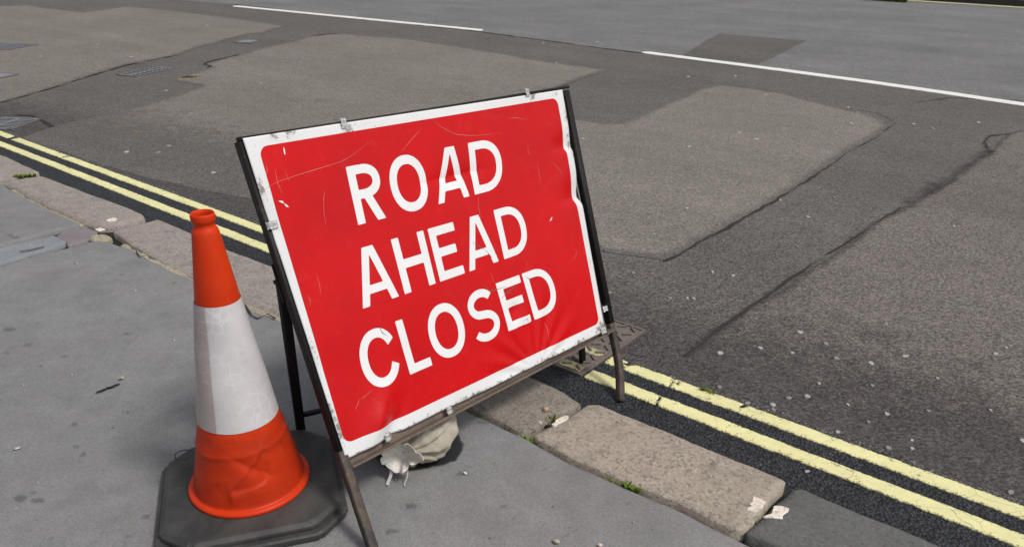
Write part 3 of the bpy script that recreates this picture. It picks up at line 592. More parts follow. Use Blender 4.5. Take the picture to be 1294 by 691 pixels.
# ------------------------------------------------------------------ road sign on its folding frame
# plate axes: u to the right, y backwards (away from the reader), w up
MS = Matrix(((0.67453, -0.69763, -0.2415, -0.13413), (0.7375, 0.62205, 0.26297, 1.97294), (-0.03323, -0.35549, 0.93409, 0.57478), (0, 0, 0, 1)))
sign = thing('road_sign', 'dented red rectangular sign reading ROAD AHEAD CLOSED on a black and rusty folding frame', 'road sign', (-0.12, 1.95, 0.0))
MSL = Matrix.Translation(-Vector(sign.location)) @ MS
def S(u, y, w): return MSL @ Vector((u, y, w))
def inv(x, y, z): return MS.inverted() @ Vector((x, y, z))
COR = [(-0.5335, 0.3742), (0.542, 0.3762), (0.506, -0.3852), (-0.5125, -0.3815)]      # plate corners, metres on the plate
def sstep(x, a, b):
    t = np.clip((x - a) / (b - a), 0, 1); return t * t * (3 - 2 * t)
def bulge(u, w):
    """how far the thin sheet stands forward of flat, in metres"""
    d = .0040 * fbm(u, w, 2.2, 3, 2) + .0020 * fbm(u, w, 6, 8, 2)
    g = lambda a, b, sa, sb: np.exp(-((u - a) / sa) ** 2 - ((w - b) / sb) ** 2)
    d = d - .016 * np.exp(-((u - .53) / .075) ** 2) * np.where(w > .052, np.exp(-((w - .052) / .050) ** 2), np.exp(-((w - .052) / .017) ** 2))
    d = d - .010 * np.exp(-((u - .50) / .055) ** 2) * np.where(w > .205, np.exp(-((w - .205) / .04) ** 2), np.exp(-((w - .205) / .010) ** 2))
    d = d - .005 * g(-.545, .185, .045, .05)
    r = (u + .40) * .6 + (w + .33) * .8; q = -(u + .40) * .8 + (w + .33) * .6          # buckle by the lower left corner
    d = d + .019 * np.exp(-(np.abs(q) / .035) ** 1.4) * np.exp(-(r / .07) ** 2) - .010 * np.exp(-((q + .05) / .022) ** 2) * np.exp(-((r + .01) / .06) ** 2)
    d = d - .011 * np.exp(-np.abs(w - .198) / .03) * np.exp(-((u - .03) / .11) ** 2)
    d = d - .005 * g(.135, -.205, .022, .02) + .003 * g(.165, -.235, .02, .02)
    a = np.arctan2(w + .40, u - .17); rr = np.hypot(u - .17, w + .40)
    d = d + .0018 * np.sin(a * 17) * np.exp(-((rr - .13) / .08) ** 2)
    d = d + .004 * g(-.25, -.05, .10, .14) - .004 * g(-.42, .12, .08, .10)
    return d
def facet(X): return np.array(X)
# the sheet itself
nu, nw = 240, 176
a = np.linspace(0, 1, nu + 1); b = np.linspace(0, 1, nw + 1); A_, B_ = np.meshgrid(a, b)
tl, tr, br, bl = [np.array(c) for c in COR]
UU = (1 - B_) * ((1 - A_) * bl[0] + A_ * br[0]) + B_ * ((1 - A_) * tl[0] + A_ * tr[0])
WW = (1 - B_) * ((1 - A_) * bl[1] + A_ * br[1]) + B_ * ((1 - A_) * tl[1] + A_ * tr[1])
WW = WW + .0025 * fbm(UU, WW, 6, 77) * (1 - sstep(B_, 0, .06)) * 1.2
UU = UU - .003 * np.exp(-((WW - .055) / .022) ** 2) * sstep(A_, .93, 1) + .002 * np.exp(-((WW - .185) / .03) ** 2) * (1 - sstep(A_, 0, .06))
WW = WW + .004 * np.exp(-((UU + .375) / .03) ** 2) * (1 - sstep(B_, 0, .07)) 
YY = -bulge(UU, WW)
flat = np.stack([UU, YY, WW], 2).reshape(-1, 3)
idx = np.arange((nu + 1) * (nw + 1)).reshape(nw + 1, nu + 1)
faces = np.stack([idx[:-1, :-1], idx[:-1, 1:], idx[1:, 1:], idx[1:, :-1]], 2).reshape(-1, 4).tolist()
N0 = len(flat); back = flat.copy(); back[:, 1] += .0022
ring = list(idx[0, :]) + list(idx[1:, -1]) + list(idx[-1, -2::-1]) + list(idx[-2:0:-1, 0])
faces_b = [[q + N0 for q in f[::-1]] for f in faces] + [[ring[(k + 1) % len(ring)], ring[k], ring[k] + N0, ring[(k + 1) % len(ring)] + N0] for k in range(len(ring))]
grime = np.zeros_like(UU)
def gr(u0, w0, su, sw, k): 
    global grime
    grime = np.maximum(grime, k * np.exp(-((UU - u0) / su) ** 2 - ((WW - w0) / sw) ** 2))
for (u0, w0), su, sw, k in zip([(-0.2627, 0.3563), (-0.4599, 0.3729), (-0.4186, 0.3763), (0.4032, 0.3747), (0.5367, 0.2898), (0.5316, 0.2056), (-0.086, -0.3846), (0.0028, -0.3994), (0.1036, -0.3955), (0.2129, -0.3846), (0.3848, -0.3834), (0.4911, -0.3725), (-0.3648, -0.3884), (-0.3266, -0.3894), (-0.1293, -0.3796), (-0.4164, -0.3938), (-0.5126, -0.2622), (-0.5075, -0.3141), (0.5028, -0.1528), (-0.2097, -0.4044), (-0.5152, -0.1057), (-0.5241, 0.2613), (0.5014, 0.3652)], [.02,.02,.02,.02,.01,.012,.05,.05,.05,.05,.05,.03,.03,.03,.04,.03,.008,.008,.008,.04,.008,.008,.02], [.02,.02,.02,.02,.04,.05,.012,.012,.012,.012,.012,.03,.012,.012,.012,.012,.03,.03,.05,.012,.05,.04,.01], [.7,.7,.7,.9,.7,.8,.9,1,.9,.8,.9,1,1,1,.7,.9,.9,.9,.5,.7,.6,.7,.6]): gr(u0, w0, su, sw, k)
grime = np.maximum(grime, .45 * (1 - sstep(B_, 0, .02)))
def sign_white():
    t = NT('sign_white'); g = t.attr('grime'); n1 = t.noise(75, 6, .75, t.obj()); n2 = t.noise(7, 4, .6, t.obj()); n3 = t.noise(260, 3, .7, t.obj())
    c = t.mix(t.rng(n2, .4, .75, 0, .35), (.70, .71, .725), (.55, .55, .53))
    k = t.rng(t.math('ADD', t.math('MULTIPLY', g, .30), n1), .635, .75, 0, 1)
    c = t.mix(t.math('MULTIPLY', k, .85), c, (.13, .11, .095))
    c = t.mix(t.math('MULTIPLY', t.rng(g, .25, 1, 0, .5), n3), c, (.42, .37, .31))
    return t.done(c, t.rng(n1, .3, .7, .36, .55), .4)
M['sign_white'] = sign_white()
def sign_red():
    t = NT('sign_red'); n2 = t.noise(5, 4, .6, t.obj()); n1 = t.noise(40, 5, .7, t.obj()); n3 = t.noise(13, 5, .7, t.obj(), dist=1.5)
    c = t.mix(t.rng(n2, .35, .75, 0, 1), (.575, .002, .004), (.47, .0025, .005))
    c = t.mix(t.rng(n3, .56, .72, 0, .20), c, (.56, .045, .04))
    c = t.mix(t.rng(n1, .70, .80, 0, .35), c, (.30, .015, .015))
    return t.done(c, t.rng(n3, .3, .7,   .20, .33), .26, t.noise(60, 3, .6, t.obj()), .02, .001)
M['sign_red'] = sign_red()
def letter_white():
    t = NT('letter_white'); n1 = t.noise(42, 6, .75, t.obj()); n2 = t.noise(9, 4, .6, t.obj())
    c = t.mix(t.rng(n2, .4, .75, 0, .30), (.76, .77, .785), (.66, .65, .62)); c = t.mix(t.rng(n1, .64, .76, 0, .5), c, (.40, .37, .35))
    return t.done(c, .42, .4)
M['letter_white'] = letter_white()
M['steel_back'] = NT('galvanised_back').done((.32, .33, .34), .5, .4, metal=.6)
verts = [S(*p) for p in flat] + [S(*p) for p in back]
plate = mk('sign_plate', verts, faces + faces_b, M['sign_white'], sign, True, {'grime': np.concatenate([grime.ravel(), grime.ravel()])})
plate.data.materials.append(M['steel_back'])
plate.data.polygons.foreach_set('material_index', [0] * len(faces) + [1] * len(faces) + [0] * len(ring))
def decal(name, f, bounds, cell, lift, mat, parent=None, label=None):
    V, D, F, segs = contour(f, *bounds, cell)
    y = -bulge(V[:, 0], V[:, 1]) - lift
    o = mk(name, [S(p[0], q, p[1]) for p, q in zip(V, y)], F, mat, sign)
    if label: o['label'] = label
    if parent: o.parent = parent
    return o
PAN = [(-0.5041, 0.3514), (0.5092, 0.355), (0.4854, -0.3521), (-0.5039, -0.3479)]
def inset(P, r):
    P = np.array(P); c = P.mean(0); out = []
    for i in range(len(P)):
        p0, p1, p2 = P[i - 1], P[i], P[(i + 1) % len(P)]
        d1 = (p0 - p1) / np.hypot(*(p0 - p1)); d2 = (p2 - p1) / np.hypot(*(p2 - p1)); out.append(p1 + (d1 + d2) * r)
    return out
PI_ = inset(PAN, .022)
panel = decal('red_panel', lambda X, Y: poly_sdf(PI_, X, Y) + .022, pb(PAN, .01), .0048, .0005, M['sign_red'], plate)

# lettering, 139 mm capitals
TH = .0225
def seg(X, Y, p, q, t):
    d = np.array(q) - np.array(p); L = np.hypot(*d); d = d / L
    a = (X - p[0]) * d[0] + (Y - p[1]) * d[1]; c = -(X - p[0]) * d[1] + (Y - p[1]) * d[0]
    return np.minimum(t / 2 - np.abs(c), np.minimum(a, L - a))
def ell(X, Y, cx, cy, rx, ry, pw=2.0):
    k = (np.abs((X - cx) / rx) ** pw + np.abs((Y - cy) / ry) ** pw) ** (1 / pw)
    return (1 - k) * min(rx, ry)
mx = lambda *a: np.maximum.reduce(a); mn = lambda *a: np.minimum.reduce(a)
def box(X, Y, x0, x1, y0, y1): return mn(X - x0, x1 - X, Y - y0, y1 - Y)
def g_E(X, Y, W, H): return mx(box(X, Y, 0, TH, 0, H), box(X, Y, 0, W, 0, TH), box(X, Y, 0, W, H - TH, H), box(X, Y, 0, W * .9, H * .52 - TH / 2, H * .52 + TH / 2))
def g_L(X, Y, W, H): return mx(box(X, Y, 0, TH, 0, H), box(X, Y, 0, W, 0, TH))
def g_H(X, Y, W, H): return mx(box(X, Y, 0, TH, 0, H), box(X, Y, W - TH, W, 0, H), box(X, Y, 0, W, H * .52 - TH / 2, H * .52 + TH / 2))
def g_A(X, Y, W, H):
    t = TH * .93; a = .014
    leg1 = seg(X, Y, (t * .5 - .006, -.03), (W / 2 - a + t * .5 + .0035, H + .02), t); leg2 = seg(X, Y, (W - t * .5 + .006, -.03), (W / 2 + a - t * .5 - .0035, H + .02), t)
    ax, bx_ = t * .5, W / 2
    bar = mn(box(X, Y, W * .17, W * .83, H * .20, H * .20 + TH * .9))
    return mn(mx(leg1, leg2, bar), Y, H - Y)
def dshape(X, Y, x0, W, y0, y1, k):
    xm = x0 + (W - x0) * k; cy = (y0 + y1) / 2
    return mx(box(X, Y, x0, xm + 1e-4, y0, y1), mn(ell(X, Y, xm, cy, W - xm, (y1 - y0) / 2, 2.25), X - xm))
def ring_D(X, Y, W, y0, y1, k): return mn(dshape(X, Y, 0, W, y0, y1, k), -dshape(X, Y, TH, W - TH, y0 + TH * .95, y1 - TH * .95, k * .8))
def g_D(X, Y, W, H): return ring_D(X, Y, W, 0, H, .36)
def g_R(X, Y, W, H):
    leg = mn(seg(X, Y, (W * .44, H * .50), (W - TH * .62, -.02), TH * 1.02), Y)
    return mx(ring_D(X, Y, W * .95, H * .42, H, .42), box(X, Y, 0, TH, 0, H), leg)
def g_O(X, Y, W, H): return mn(ell(X, Y, W / 2, H / 2, W / 2, H / 2, 2.15), -ell(X, Y, W / 2, H / 2, W / 2 - TH, H / 2 - TH, 2.15))
def g_C(X, Y, W, H):
    W2 = W * 1.03; r = g_O(X, Y, W2, H); cx, cy = W2 / 2, H / 2
    for sg in (1, -1):
        pass
    up = (Y - cy) - (X - cx) * .72; dn = -(Y - cy) - (X - cx) * .62
    return np.minimum(r, np.maximum(up, dn) * .8)
def g_S(X, Y, W, H):
    t = TH * .98; P = []; rx = W / 2 - t / 2
    r1 = (H - t) * .245; cy1 = H - t / 2 - r1; r2 = (H - t) * .255; cy2 = t / 2 + r2; cx = W / 2
    for d in range(28, 181, 8): P.append((cx + rx * .93 * math.cos(math.radians(d)), cy1 + r1 * math.sin(math.radians(d))))
    for d in range(188, 252, 8): P.append((cx + rx * .93 * math.cos(math.radians(d)), cy1 + r1 * math.sin(math.radians(d))))
    for d in range(72, -1, -8): P.append((cx + rx * math.cos(math.radians(d)), cy2 + r2 * math.sin(math.radians(d))))
    for d in range(-8, -157, -8): P.append((cx + rx * math.cos(math.radians(d)), cy2 + r2 * math.sin(math.radians(d))))
    v = t / 2 - line_dist(P, X, Y)
    for e, q in ((P[0], P[1]), (P[-1], P[-2])):
        d = np.array(q) - np.array(e); d = d / np.hypot(*d)
        side = (X - e[0]) * d[0] + (Y - e[1]) * d[1]
        near = np.hypot(X - e[0], Y - e[1]) < t
        v = np.where(near, np.minimum(v, side), v)
    return v
GL = dict(R=g_R, O=g_O, A=g_A, D=g_D, H=g_H, E=g_E, C=g_C, L=g_L, S=g_S)
ROWS = [(.2745, .1365, [('R', -.298, -.306, .095), ('O', -.181, -.188, .120), ('A', -.022, -.050, .121), ('D', .107, .089, .120)]),
        (.0825, -.0575, [('A', -.356, -.360, .114), ('H', -.226, -.229, .106), ('E', -.105, -.107, .090), ('A', .005, -.002, .121), ('D', .143, .139, .113)]),
        (-.1140, -.2560, [('C', -.402, -.406, .109), ('L', -.279, -.274, .075), ('O', -.187, -.186, .121), ('S', -.040, -.042, .108), ('E', .084, .091, .098), ('D', .193, .204, .117)])]
for wt, wb, row in ROWS:
    for ch, ut, ub, W in row:
        H = wt - wb
        if ch in 'OCS': wt_, wb_ = wt + .0015, wb - .0015
        else: wt_, wb_ = wt, wb
        H = wt_ - wb_
        def f(X, Y, ch=ch, ut=ut, ub=ub, W=W, H=H, wb_=wb_):
            yy = Y - wb_; xx = X - (ub + (ut - ub) * yy / H)
            return GL[ch](xx, yy, W, H)
        decal('letter', f, (min(ut, ub) - .01, max(ut, ub) + W + .01, wb_ - .01, wt_ + .01), .0028, .0010, M['letter_white'], plate, 'white letter ' + ch)
# scratches through the film
M['scratch'] = NT('scratch_pale').done((.66, .25, .22), .5, .3)
M['scuff'] = NT('scuff_dark').done((.16, .12, .11), .6, .3)
def scratch_set(name, lines, wd, mat):
    V = []; F = []
    for L in lines:
        L = np.array(L); n = 14; T = np.linspace(0, 1, n); P = np.stack([np.interp(T * (len(L) - 1), range(len(L)), L[:, k]) for k in (0, 1)], 1)
        d = np.gradient(P, axis=0); d /= np.hypot(d[:, 0], d[:, 1])[:, None] + 1e-9; nn = np.stack([-d[:, 1], d[:, 0]], 1)
        w = wd * np.sin(np.linspace(.12, math.pi - .12, n))[:, None] * (.6 + .6 * np.random.RandomState(len(V)).rand(n, 1))
        for q in (P + nn * w, P - nn * w):
            V += [S(u, -bulge(np.array([u]), np.array([v]))[0] - .0014, v) for u, v in q]
        b0 = len(V) - 2 * n; F += [(b0 + i, b0 + i + 1, b0 + n + i + 1, b0 + n + i) for i in range(n - 1)]
    o = mk(name, V, F, mat, sign); o.parent = plate; o['kind'] = 'stuff'; return o
scratch_set('scratches', [[(-0.5205, 0.2606), (-0.4834, 0.2715), (-0.4199, 0.2785), (-0.3763, 0.2822), (-0.294, 0.2895), (-0.1992, 0.327)], [(0.0007, 0.3531), (0.0235, 0.3298), (0.069, 0.3031), (0.139, 0.2896), (0.2444, 0.2844)], [(-0.1294, 0.2819), (-0.0808, 0.3109), (-0.0386, 0.3335)], [(-0.3681, 0.2348), (-0.3797, 0.2128), (-0.388, 0.181), (-0.3906, 0.1535)], [(-0.4792, 0.3025), (-0.4834, 0.2715), (-0.479, 0.2424)], [(-0.4567, 0.2918), (-0.4553, 0.2773), (-0.4529, 0.2662)], [(-0.4965, 0.3157), (-0.5006, 0.2972), (-0.5052, 0.2893)], [(0.3357, 0.2358), (0.3331, 0.2177), (0.3394, 0.2052)], [(0.3603, 0.1833), (0.3577, 0.1438), (0.3555, 0.1158)], [(0.423, 0.1759), (0.4507, 0.1474), (0.4625, 0.1261)], [(0.1025, 0.1343), (0.0899, 0.1059), (0.0882, 0.0731)], [(0.075, -0.0786), (0.0781, -0.0977), (0.0797, -0.1118)], [(0.2374, -0.2686), (0.2452, -0.2883), (0.2426, -0.3396)], [(-0.4513, 0.0553), (-0.452, 0.0272), (-0.4569, 0.0058)], [(-0.4902, 0.0151), (-0.4869, -0.0008), (-0.4923, -0.0105)], [(-0.433, -0.2631), (-0.4147, -0.2578), (-0.3935, -0.2515)], [(-0.4552, -0.2808), (-0.4422, -0.2697), (-0.4339, -0.2587)], [(0.4181, -0.1319), (0.4425, -0.1177), (0.4508, -0.1045)], [(0.2762, 0.3206), (0.3122, 0.3186), (0.3593, 0.3062)]], .00045, M['scratch'])
scratch_set('scuffs', [[(-0.4929, 0.2308), (-0.4859, 0.2277), (-0.4813, 0.2232)], [(-0.4813, 0.2232), (-0.4773, 0.2171), (-0.4726, 0.2126)], [(0.3583, 0.0052), (0.3675, 0.0105), (0.3732, 0.0166)], [(-0.4439, 0.3428), (-0.4453, 0.3324), (-0.4456, 0.3254)]], .0022, M['letter_white'])
scratch_set('dark_scuffs', [[(-0.3274, -0.1108), (-0.3234, -0.1283), (-0.3124, -0.14)], [(0.0356, 0.0161), (0.0547, 0.0006), (0.0742, -0.0152)], [(0.0749, -0.0131), (0.0874, -0.0319), (0.0934, -0.0424)], [(0.1, -0.1474), (0.1367, -0.1458), (0.1556, -0.1393), (0.1507, -0.1638)], [(0.0892, -0.1605), (0.1187, -0.1502), (0.1422, -0.1591)], [(0.1546, -0.2434), (0.1723, -0.2416), (0.1711, -0.2557)], [(0.0287, -0.0959), (0.0553, -0.128), (0.1244, -0.1331)], [(0.2041, -0.1262), (0.2185, -0.1348), (0.2212, -0.1474)]], .0009, M['scuff'])

# frame
def painted():
    t = NT('black_painted_steel'); n = t.noise(26, 6, .75, t.obj()); n2 = t.noise(90, 4, .7, t.obj())
    c = t.mix(t.rng(n, .58, .70, 0, .8), (.012, .011, .011), (.070, .038, .024)); c = t.mix(t.rng(n2, .64, .76, 0, .4), c, (.08, .07, .065))
    return t.done(c, .6, .25, n2, .25, .001)
M['black_steel'] = painted()
def rust():
    t = NT('rusted_steel'); n = t.noise(22, 6, .72, t.obj()); n2 = t.noise(110, 4, .7, t.obj())
    c = t.mix(t.rng(n, .35, .65, 0, 1), (.165, .118, .090), (.105, .088, .078)); c = t.mix(t.rng(n2, .52, .72, 0, .55), c, (.27, .22, .175))
    return t.done(c, .75, .3, n2, .35, .001)
M['rust'] = rust()
def part_rust():                                  # black paint gone to rust on the lower leg
    t = NT('leg_rust'); n = t.noise(16, 6, .75, t.obj()); n2 = t.noise(120, 3, .7, t.obj())
    c = t.mix(t.rng(n, .42, .62, 0, 1), (.030, .028, .027), (.095, .062, .044)); c = t.mix(t.rng(n2, .55, .75, 0, .5), c, (.15, .14, .13))
    return t.done(c, .6, .35, n2, .3, .001)
M['leg_rust'] = part_rust()
side = MS.to_3x3() @ Vector((1, 0, 0))
def wl(u, y, w): return S(u, y, w)
def rel(p): return Vector(p) - Vector(sign.location)
(LT, LB) = [Vector((a_, 0, b_)) for a_, b_ in [(-0.5299, 0.3703), (-0.5114, -0.3605)]]
(RT, RB) = [Vector((a_, 0, b_)) for a_, b_ in [(0.5741, 0.3742), (0.5586, -0.3741)]]
FL = ([(-0.3096, 1.357)][0][0], [(-0.3096, 1.357)][0][1], PZ + .004); FR = ([(0.3506, 2.125)][0][0], [(0.3506, 2.125)][0][1], .0045)
bm_obj('front_leg', bar_path([S(LT.x, .0175, LT.z), S(LB.x, .0175, LB.z)], .025, .024, side), M['black_steel'], sign, True)
bm_obj('front_leg', bar_path([S(RT.x, .0175, RT.z), S(RB.x, .0175, RB.z)], .025, .024, side), M['black_steel'], sign, True)
b1, b2 = [Vector(S(u, y, w)) for (u, w), y in (([(0.5467, -0.4471)][0], .004), ([(0.5137, -0.5287)][0], -.018))]
rp = S(RB.x, .0175, RB.z); lp = S(LB.x, .0175, LB.z)
bm_obj('leg_extension', bar_path(smooth_path([rp, b1, b2, rel(FR)], 6), .0235, .0225, side), M['leg_rust'], sign, True)
up = (S(0, 0, 1) - S(0, 0, 0)).normalized()
bm_obj('leg_extension', bar_path(smooth_path([lp, lp + (rel(FL) - lp) * .3 - Vector(up) * .004, rel(FL)], 6), .0235, .0225, side), M['leg_rust'], sign, True)
bm = bar_path([S(LT.x + .0128, .0175, .3605), S(RT.x - .0128, .0175, .3645)], .018, .024, MS.to_3x3() @ Vector((0, 0, 1))); bm_obj('top_rail', bm, M['black_steel'], sign, True)
# dark folded top edge of the frame standing proud of the sheet
bm = bar_path([S(LT.x - .012, .0085, .3745), S(.1, .0085, .3775), S(RT.x + .012, .0085, .3825)], .008, .010, MS.to_3x3() @ Vector((0, 0, 1)), .002); bm_obj('top_edge', bm, M['black_steel'], sign, True)
bm = bmesh.new()
for aa, bb in (((-.508, .011, -.3995), (.515, .015, -.350)), ((-.508, -.006, -.4050), (.515, .032, -.3997))):
    box_on(bm, MSL @ Matrix.Rotation(-.0075, 4, 'Y'), aa, bb)
bevel_all(bm, .0008, 1); bm_obj('bottom_rail', bm, M['rust'], sign)
# rear legs with their cross bar
HL, HR = (-.522, .040, .055), (.537, .040, .075)
RL = [(-0.5987, 1.842)][0]; RR = [(0.2471, 2.367)][0]
fl_ = rel((RL[0], RL[1], PZ + .003)); fr_ = rel((RR[0], RR[1], .0125))
for hp, fp in ((S(*HL), fl_), (S(*HR), fr_)):
    bm_obj('rear_leg', bar_path([hp, fp], .026, .014, side), M['black_steel'], sign, True)
hl_, hr_ = S(*HL), S(*HR)
q0 = hl_ + (fl_ - hl_) * .86; q1 = hr_ + (fr_ - hr_) * .90
dd = (q1 - q0).normalized()
bm_obj('cross_bar', bar_path([q0 + dd * .014, q1 - dd * .014], .010, .020, Vector((0, 0, 1))), M['black_steel'], sign, True)
for (u, y, w), s in ((HL, -1), (HR, 1)):
    bm = bmesh.new(); box_on(bm, MSL, (u - .016, .0305, w - .045), (u + .016, .0325, w + .045)); bevel_all(bm, .0006, 1); bm_obj('hinge_plate', bm, M['black_steel'], sign)
    p = S(u, .045, w + .004); ax = side.normalized()
    bm_obj('hinge_bolt', tube([p - ax * .014, p + ax * .014], .005, 10), M['black_steel'], sign, True)
# spring clips holding the sheet to the rails
M['clip'] = NT('clip_metal'); _t = M['clip']; M['clip'] = _t.done(_t.mix(_t.rng(_t.noise(60, 4, .7, _t.obj()), .5, .7, 0, .6), (.72, .73, .73), (.40, .36, .32)), .38, .5, metal=.2)
def clip(u, w, along, out, wid=.016, wavy=True):
    """bent strip: from the rail, over the sheet's edge, on to its face. along = edge direction, out = outward (plate axes)"""
    base = Vector((u, 0, w)); al = Vector(along).normalized(); ot = Vector(out).normalized(); y = Vector((0, 1, 0))
    face = -float(bulge(np.array([u - .012 * ot.x]), np.array([w - .012 * ot.z]))[0]) - .0035
    prof = [(-.016, face), (-.010, face - .0025), (-.005, face - .0005), (.001, face - .003), (.006, face - .0005), (.009, .006), (.010, .016), (.009, .026)]
    P = smooth_path([base + ot * a_ + y * b_ for a_, b_ in prof], 3)
    bm = bmesh.new(); rows = []
    for k, p in enumerate(P):
        ww = wid * (.5 + .06 * math.sin(k * 1.4))
        rows.append([bm.verts.new(MSL @ (p + al * sg * ww)) for sg in (-1, -.33, .33, 1)])
    for r0, r1 in zip(rows, rows[1:]):
        for k in range(3): bm.faces.new((r0[k], r0[k + 1], r1[k + 1], r1[k]))
    bmesh.ops.solidify(bm, geom=list(bm.faces), thickness=.0012)
    return bm_obj('clip', bm, M['clip'], sign, True)
for (u, w) in [(-0.2733, 0.3725), (0.3811, 0.3814)]: clip(u, w + .006, (1, 0, 0), (0, 0, 1), .015)
for (u, w) in [(-0.1849, -0.3896), (-0.3896, -0.38)]: clip(u, w - .004, (1, 0, 0), (0, 0, -1), .021)
for (u, w) in [(0.4942, -0.3761)]: clip(u, w - .010, (1, 0, 0), (0, 0, -1), .024)
(u, w), = [(0.5355, -0.3165)]; clip(u - .004, w, (0, 0, 1), (1, 0, 0), .016)
(u, w), = [(-0.5303, 0.1834)]; clip(u + .004, w, (0, 0, 1), (-1, 0, 0), .016)
bm = bmesh.new(); box_on(bm, MSL @ Matrix.Translation((.535, 0, -.392)) @ Matrix.Rotation(-.10, 4, 'Y'), (-.028, -.0075, -.004), (.008, .028, .0012)); bm_obj('corner_bracket', bm, M['rust'], sign)

# ------------------------------------------------------------------ traffic cone
CX, CY = -0.6559, 1.5708
cone = thing('traffic_cone', 'orange traffic cone with a white reflective sleeve on a black rubber base', 'traffic cone', (CX, CY, PZ))
def rubber():
    t = NT('black_rubber'); n = t.noise(9, 5, .65, t.obj()); n2 = t.noise(70, 5, .7, t.obj())
    c = t.mix(t.rng(n, .4, .7, 0, 1), (.032, .032, .034), (.068, .067, .064)); c = t.mix(t.rng(n2, .6, .78, 0, .5), c, (.12, .11, .095))
    return t.done(c, .58, .4, n2, .25, .0015)
M['rubber'] = rubber()
def octagon(h, c): return [(h - c, -h), (h, -h + c), (h, h - c), (h - c, h), (-h + c, h), (-h, h - c), (-h, -h + c), (-h + c, -h)]
rot = math.radians(18.5)
bm = bmesh.new(); rings = []
for h, c, z in ((.208, .066, .002), (.222, .070, .006), (.222, .070, .019), (.2165, .068, .0225), (.206, .066, .0232), (.2055, .066, .0265), (.2085, .0665, .0295), (.2080, .0665, .0385), (.1985, .064, .0450), (.194, .062, .0458), (.12, .04, .047)):
    rings.append([bm.verts.new((x * math.cos(rot) - y * math.sin(rot), x * math.sin(rot) + y * math.cos(rot), z)) for x, y in octagon(h, c)])
for A_r, B_r in zip(rings, rings[1:]):
    for k in range(8): bm.faces.new((A_r[k], A_r[(k + 1) % 8], B_r[(k + 1) % 8], B_r[k]))
bm.faces.new(rings[0][::-1]); bm.faces.new(rings[-1])
bmesh.ops.bevel(bm, geom=[e for e in bm.edges if len({round(v.co.z, 4) for v in e.verts}) > 1], offset=.008, segments=3, affect='EDGES')
bm_obj('base', bm, M['rubber'], cone)
# four rubber feet shaping the underside, lifting lug ring on top of the base
bm = bmesh.new()
pl_ = Matrix.Rotation(rot, 4, 'Z') @ Matrix.Translation((-.165, .165, .0455))
mring = [(math.cos(q * math.pi / 8) * .022, math.sin(q * math.pi / 8) * .022, 0) for q in range(17)]
bm_obj('lug_ring', tube([pl_ @ Vector(p) for p in mring], .0016, 6, False), M['rubber'], cone, True)
def orange():
    t = NT('orange_plastic'); n = t.noise(8, 5, .65, t.obj()); n2 = t.noise(36, 5, .7, t.obj())
    c = t.mix(t.rng(n, .35, .75, 0, 1), (.62, .040, .004), (.52, .029, .004)); c = t.mix(t.rng(n2, .60, .78, 0, .40), c, (.36, .030, .012))
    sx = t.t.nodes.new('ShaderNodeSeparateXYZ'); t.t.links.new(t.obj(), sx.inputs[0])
    foot_shade = t.math('MULTIPLY', t.rng(sx.outputs[2], .22, .26, 1, 0), t.rng(sx.outputs[2], .060, .066, 0, 1))      # shade of the sloping lower body, painted into the orange below the sleeve
    c = t.mix(t.math('MULTIPLY', foot_shade, t.rng(t.noise(11, 5, .7, t.obj()), .3, .7, .25, .75)), c, (.33, .022, .005))
    sp = t.n('ShaderNodeMapping', 0, {'Vector': t.obj(), 'Scale': (60, 60, 6)}); c = t.mix(t.rng(t.noise(1.0, 4, .7, sp), .60, .78, 0, .25), c, (.66, .16, .09))
    return t.done(c, t.rng(n2, .3, .7, .38, .52), .22, n2, .06, .001)
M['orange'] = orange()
PROF = [(.0468, .139), (.0455, .1430), (.0475, .1455), (.0515, .1470), (.0555, .1460), (.0585, .1430), (.0595, .1390), (.0605, .1350), (.064, .1335), (.072, .1313), (.095, .1262)]
zz = np.linspace(.10, .245, 40); PROF += [(z, .1262 - (z - .095) * .2147) for z in zz]
PROF += [(.2490, .0925), (.2515, .0922), (.554, .0484), (.556, .0486), (.60, .0428), (.65, .0362), (.70, .0297), (.708, .0285), (.714, .0272), (.7185, .0245), (.722, .0222), (.727, .0214), (.731, .0222), (.734, .0246), (.738, .0256), (.746, .0256), (.7505, .0248), (.752, .0232), (.7505, .0215), (.742, .0208), (.70, .0205), (.66, .027)]
NA = 144
th = np.linspace(0, 2 * np.pi, NA, endpoint=False); face_dir = math.atan2(-CY, -CX)
def cone_dent(a, z):
    """creases and the moulded panel low on the side that faces the footway"""
    da = (a - face_dir + np.pi) % (2 * np.pi) - np.pi; x = da * .12
    e = sstep(z, .062, .085) * (1 - sstep(z, .225, .247))
    d = 0
    px, pz = x + .003, z - .098 - .14 * x
    k = mn(.046 - np.abs(px), .0185 - np.abs(pz)); d = d + .0032 * sstep(k, 0, .006)                      # raised panel
    d = d - .0030 * np.exp(-((pz + .022) / .006) ** 2) * np.exp(-(px / .055) ** 4)
    d = d + .0045 * np.exp(-np.abs(z - .135 - .9 * (x + .03)) / .012) * np.exp(-((x + .01) / .05) ** 2)   # diagonal folds
    d = d - .0040 * np.exp(-np.abs(z - .150 + .75 * (x - .02)) / .011) * np.exp(-((x - .015) / .05) ** 2)
    d = d + .0035 * np.exp(-np.abs(x + .046) / .008) * np.exp(-((z - .095) / .03) ** 2)
    d = d - .0045 * np.exp(-((x - .040) / .015) ** 2) * np.exp(-((z - .15) / .05) ** 2)
    d = d + .0022 * np.exp(-np.abs(z - .195 - .05 * x) / .009)
    d = d + .0016 * fbm(np.cos(a) * .12 + 3, z * 1.3 + np.sin(a) * .12, 24, 5)
    return d * e * 1.5
V = []; F = []
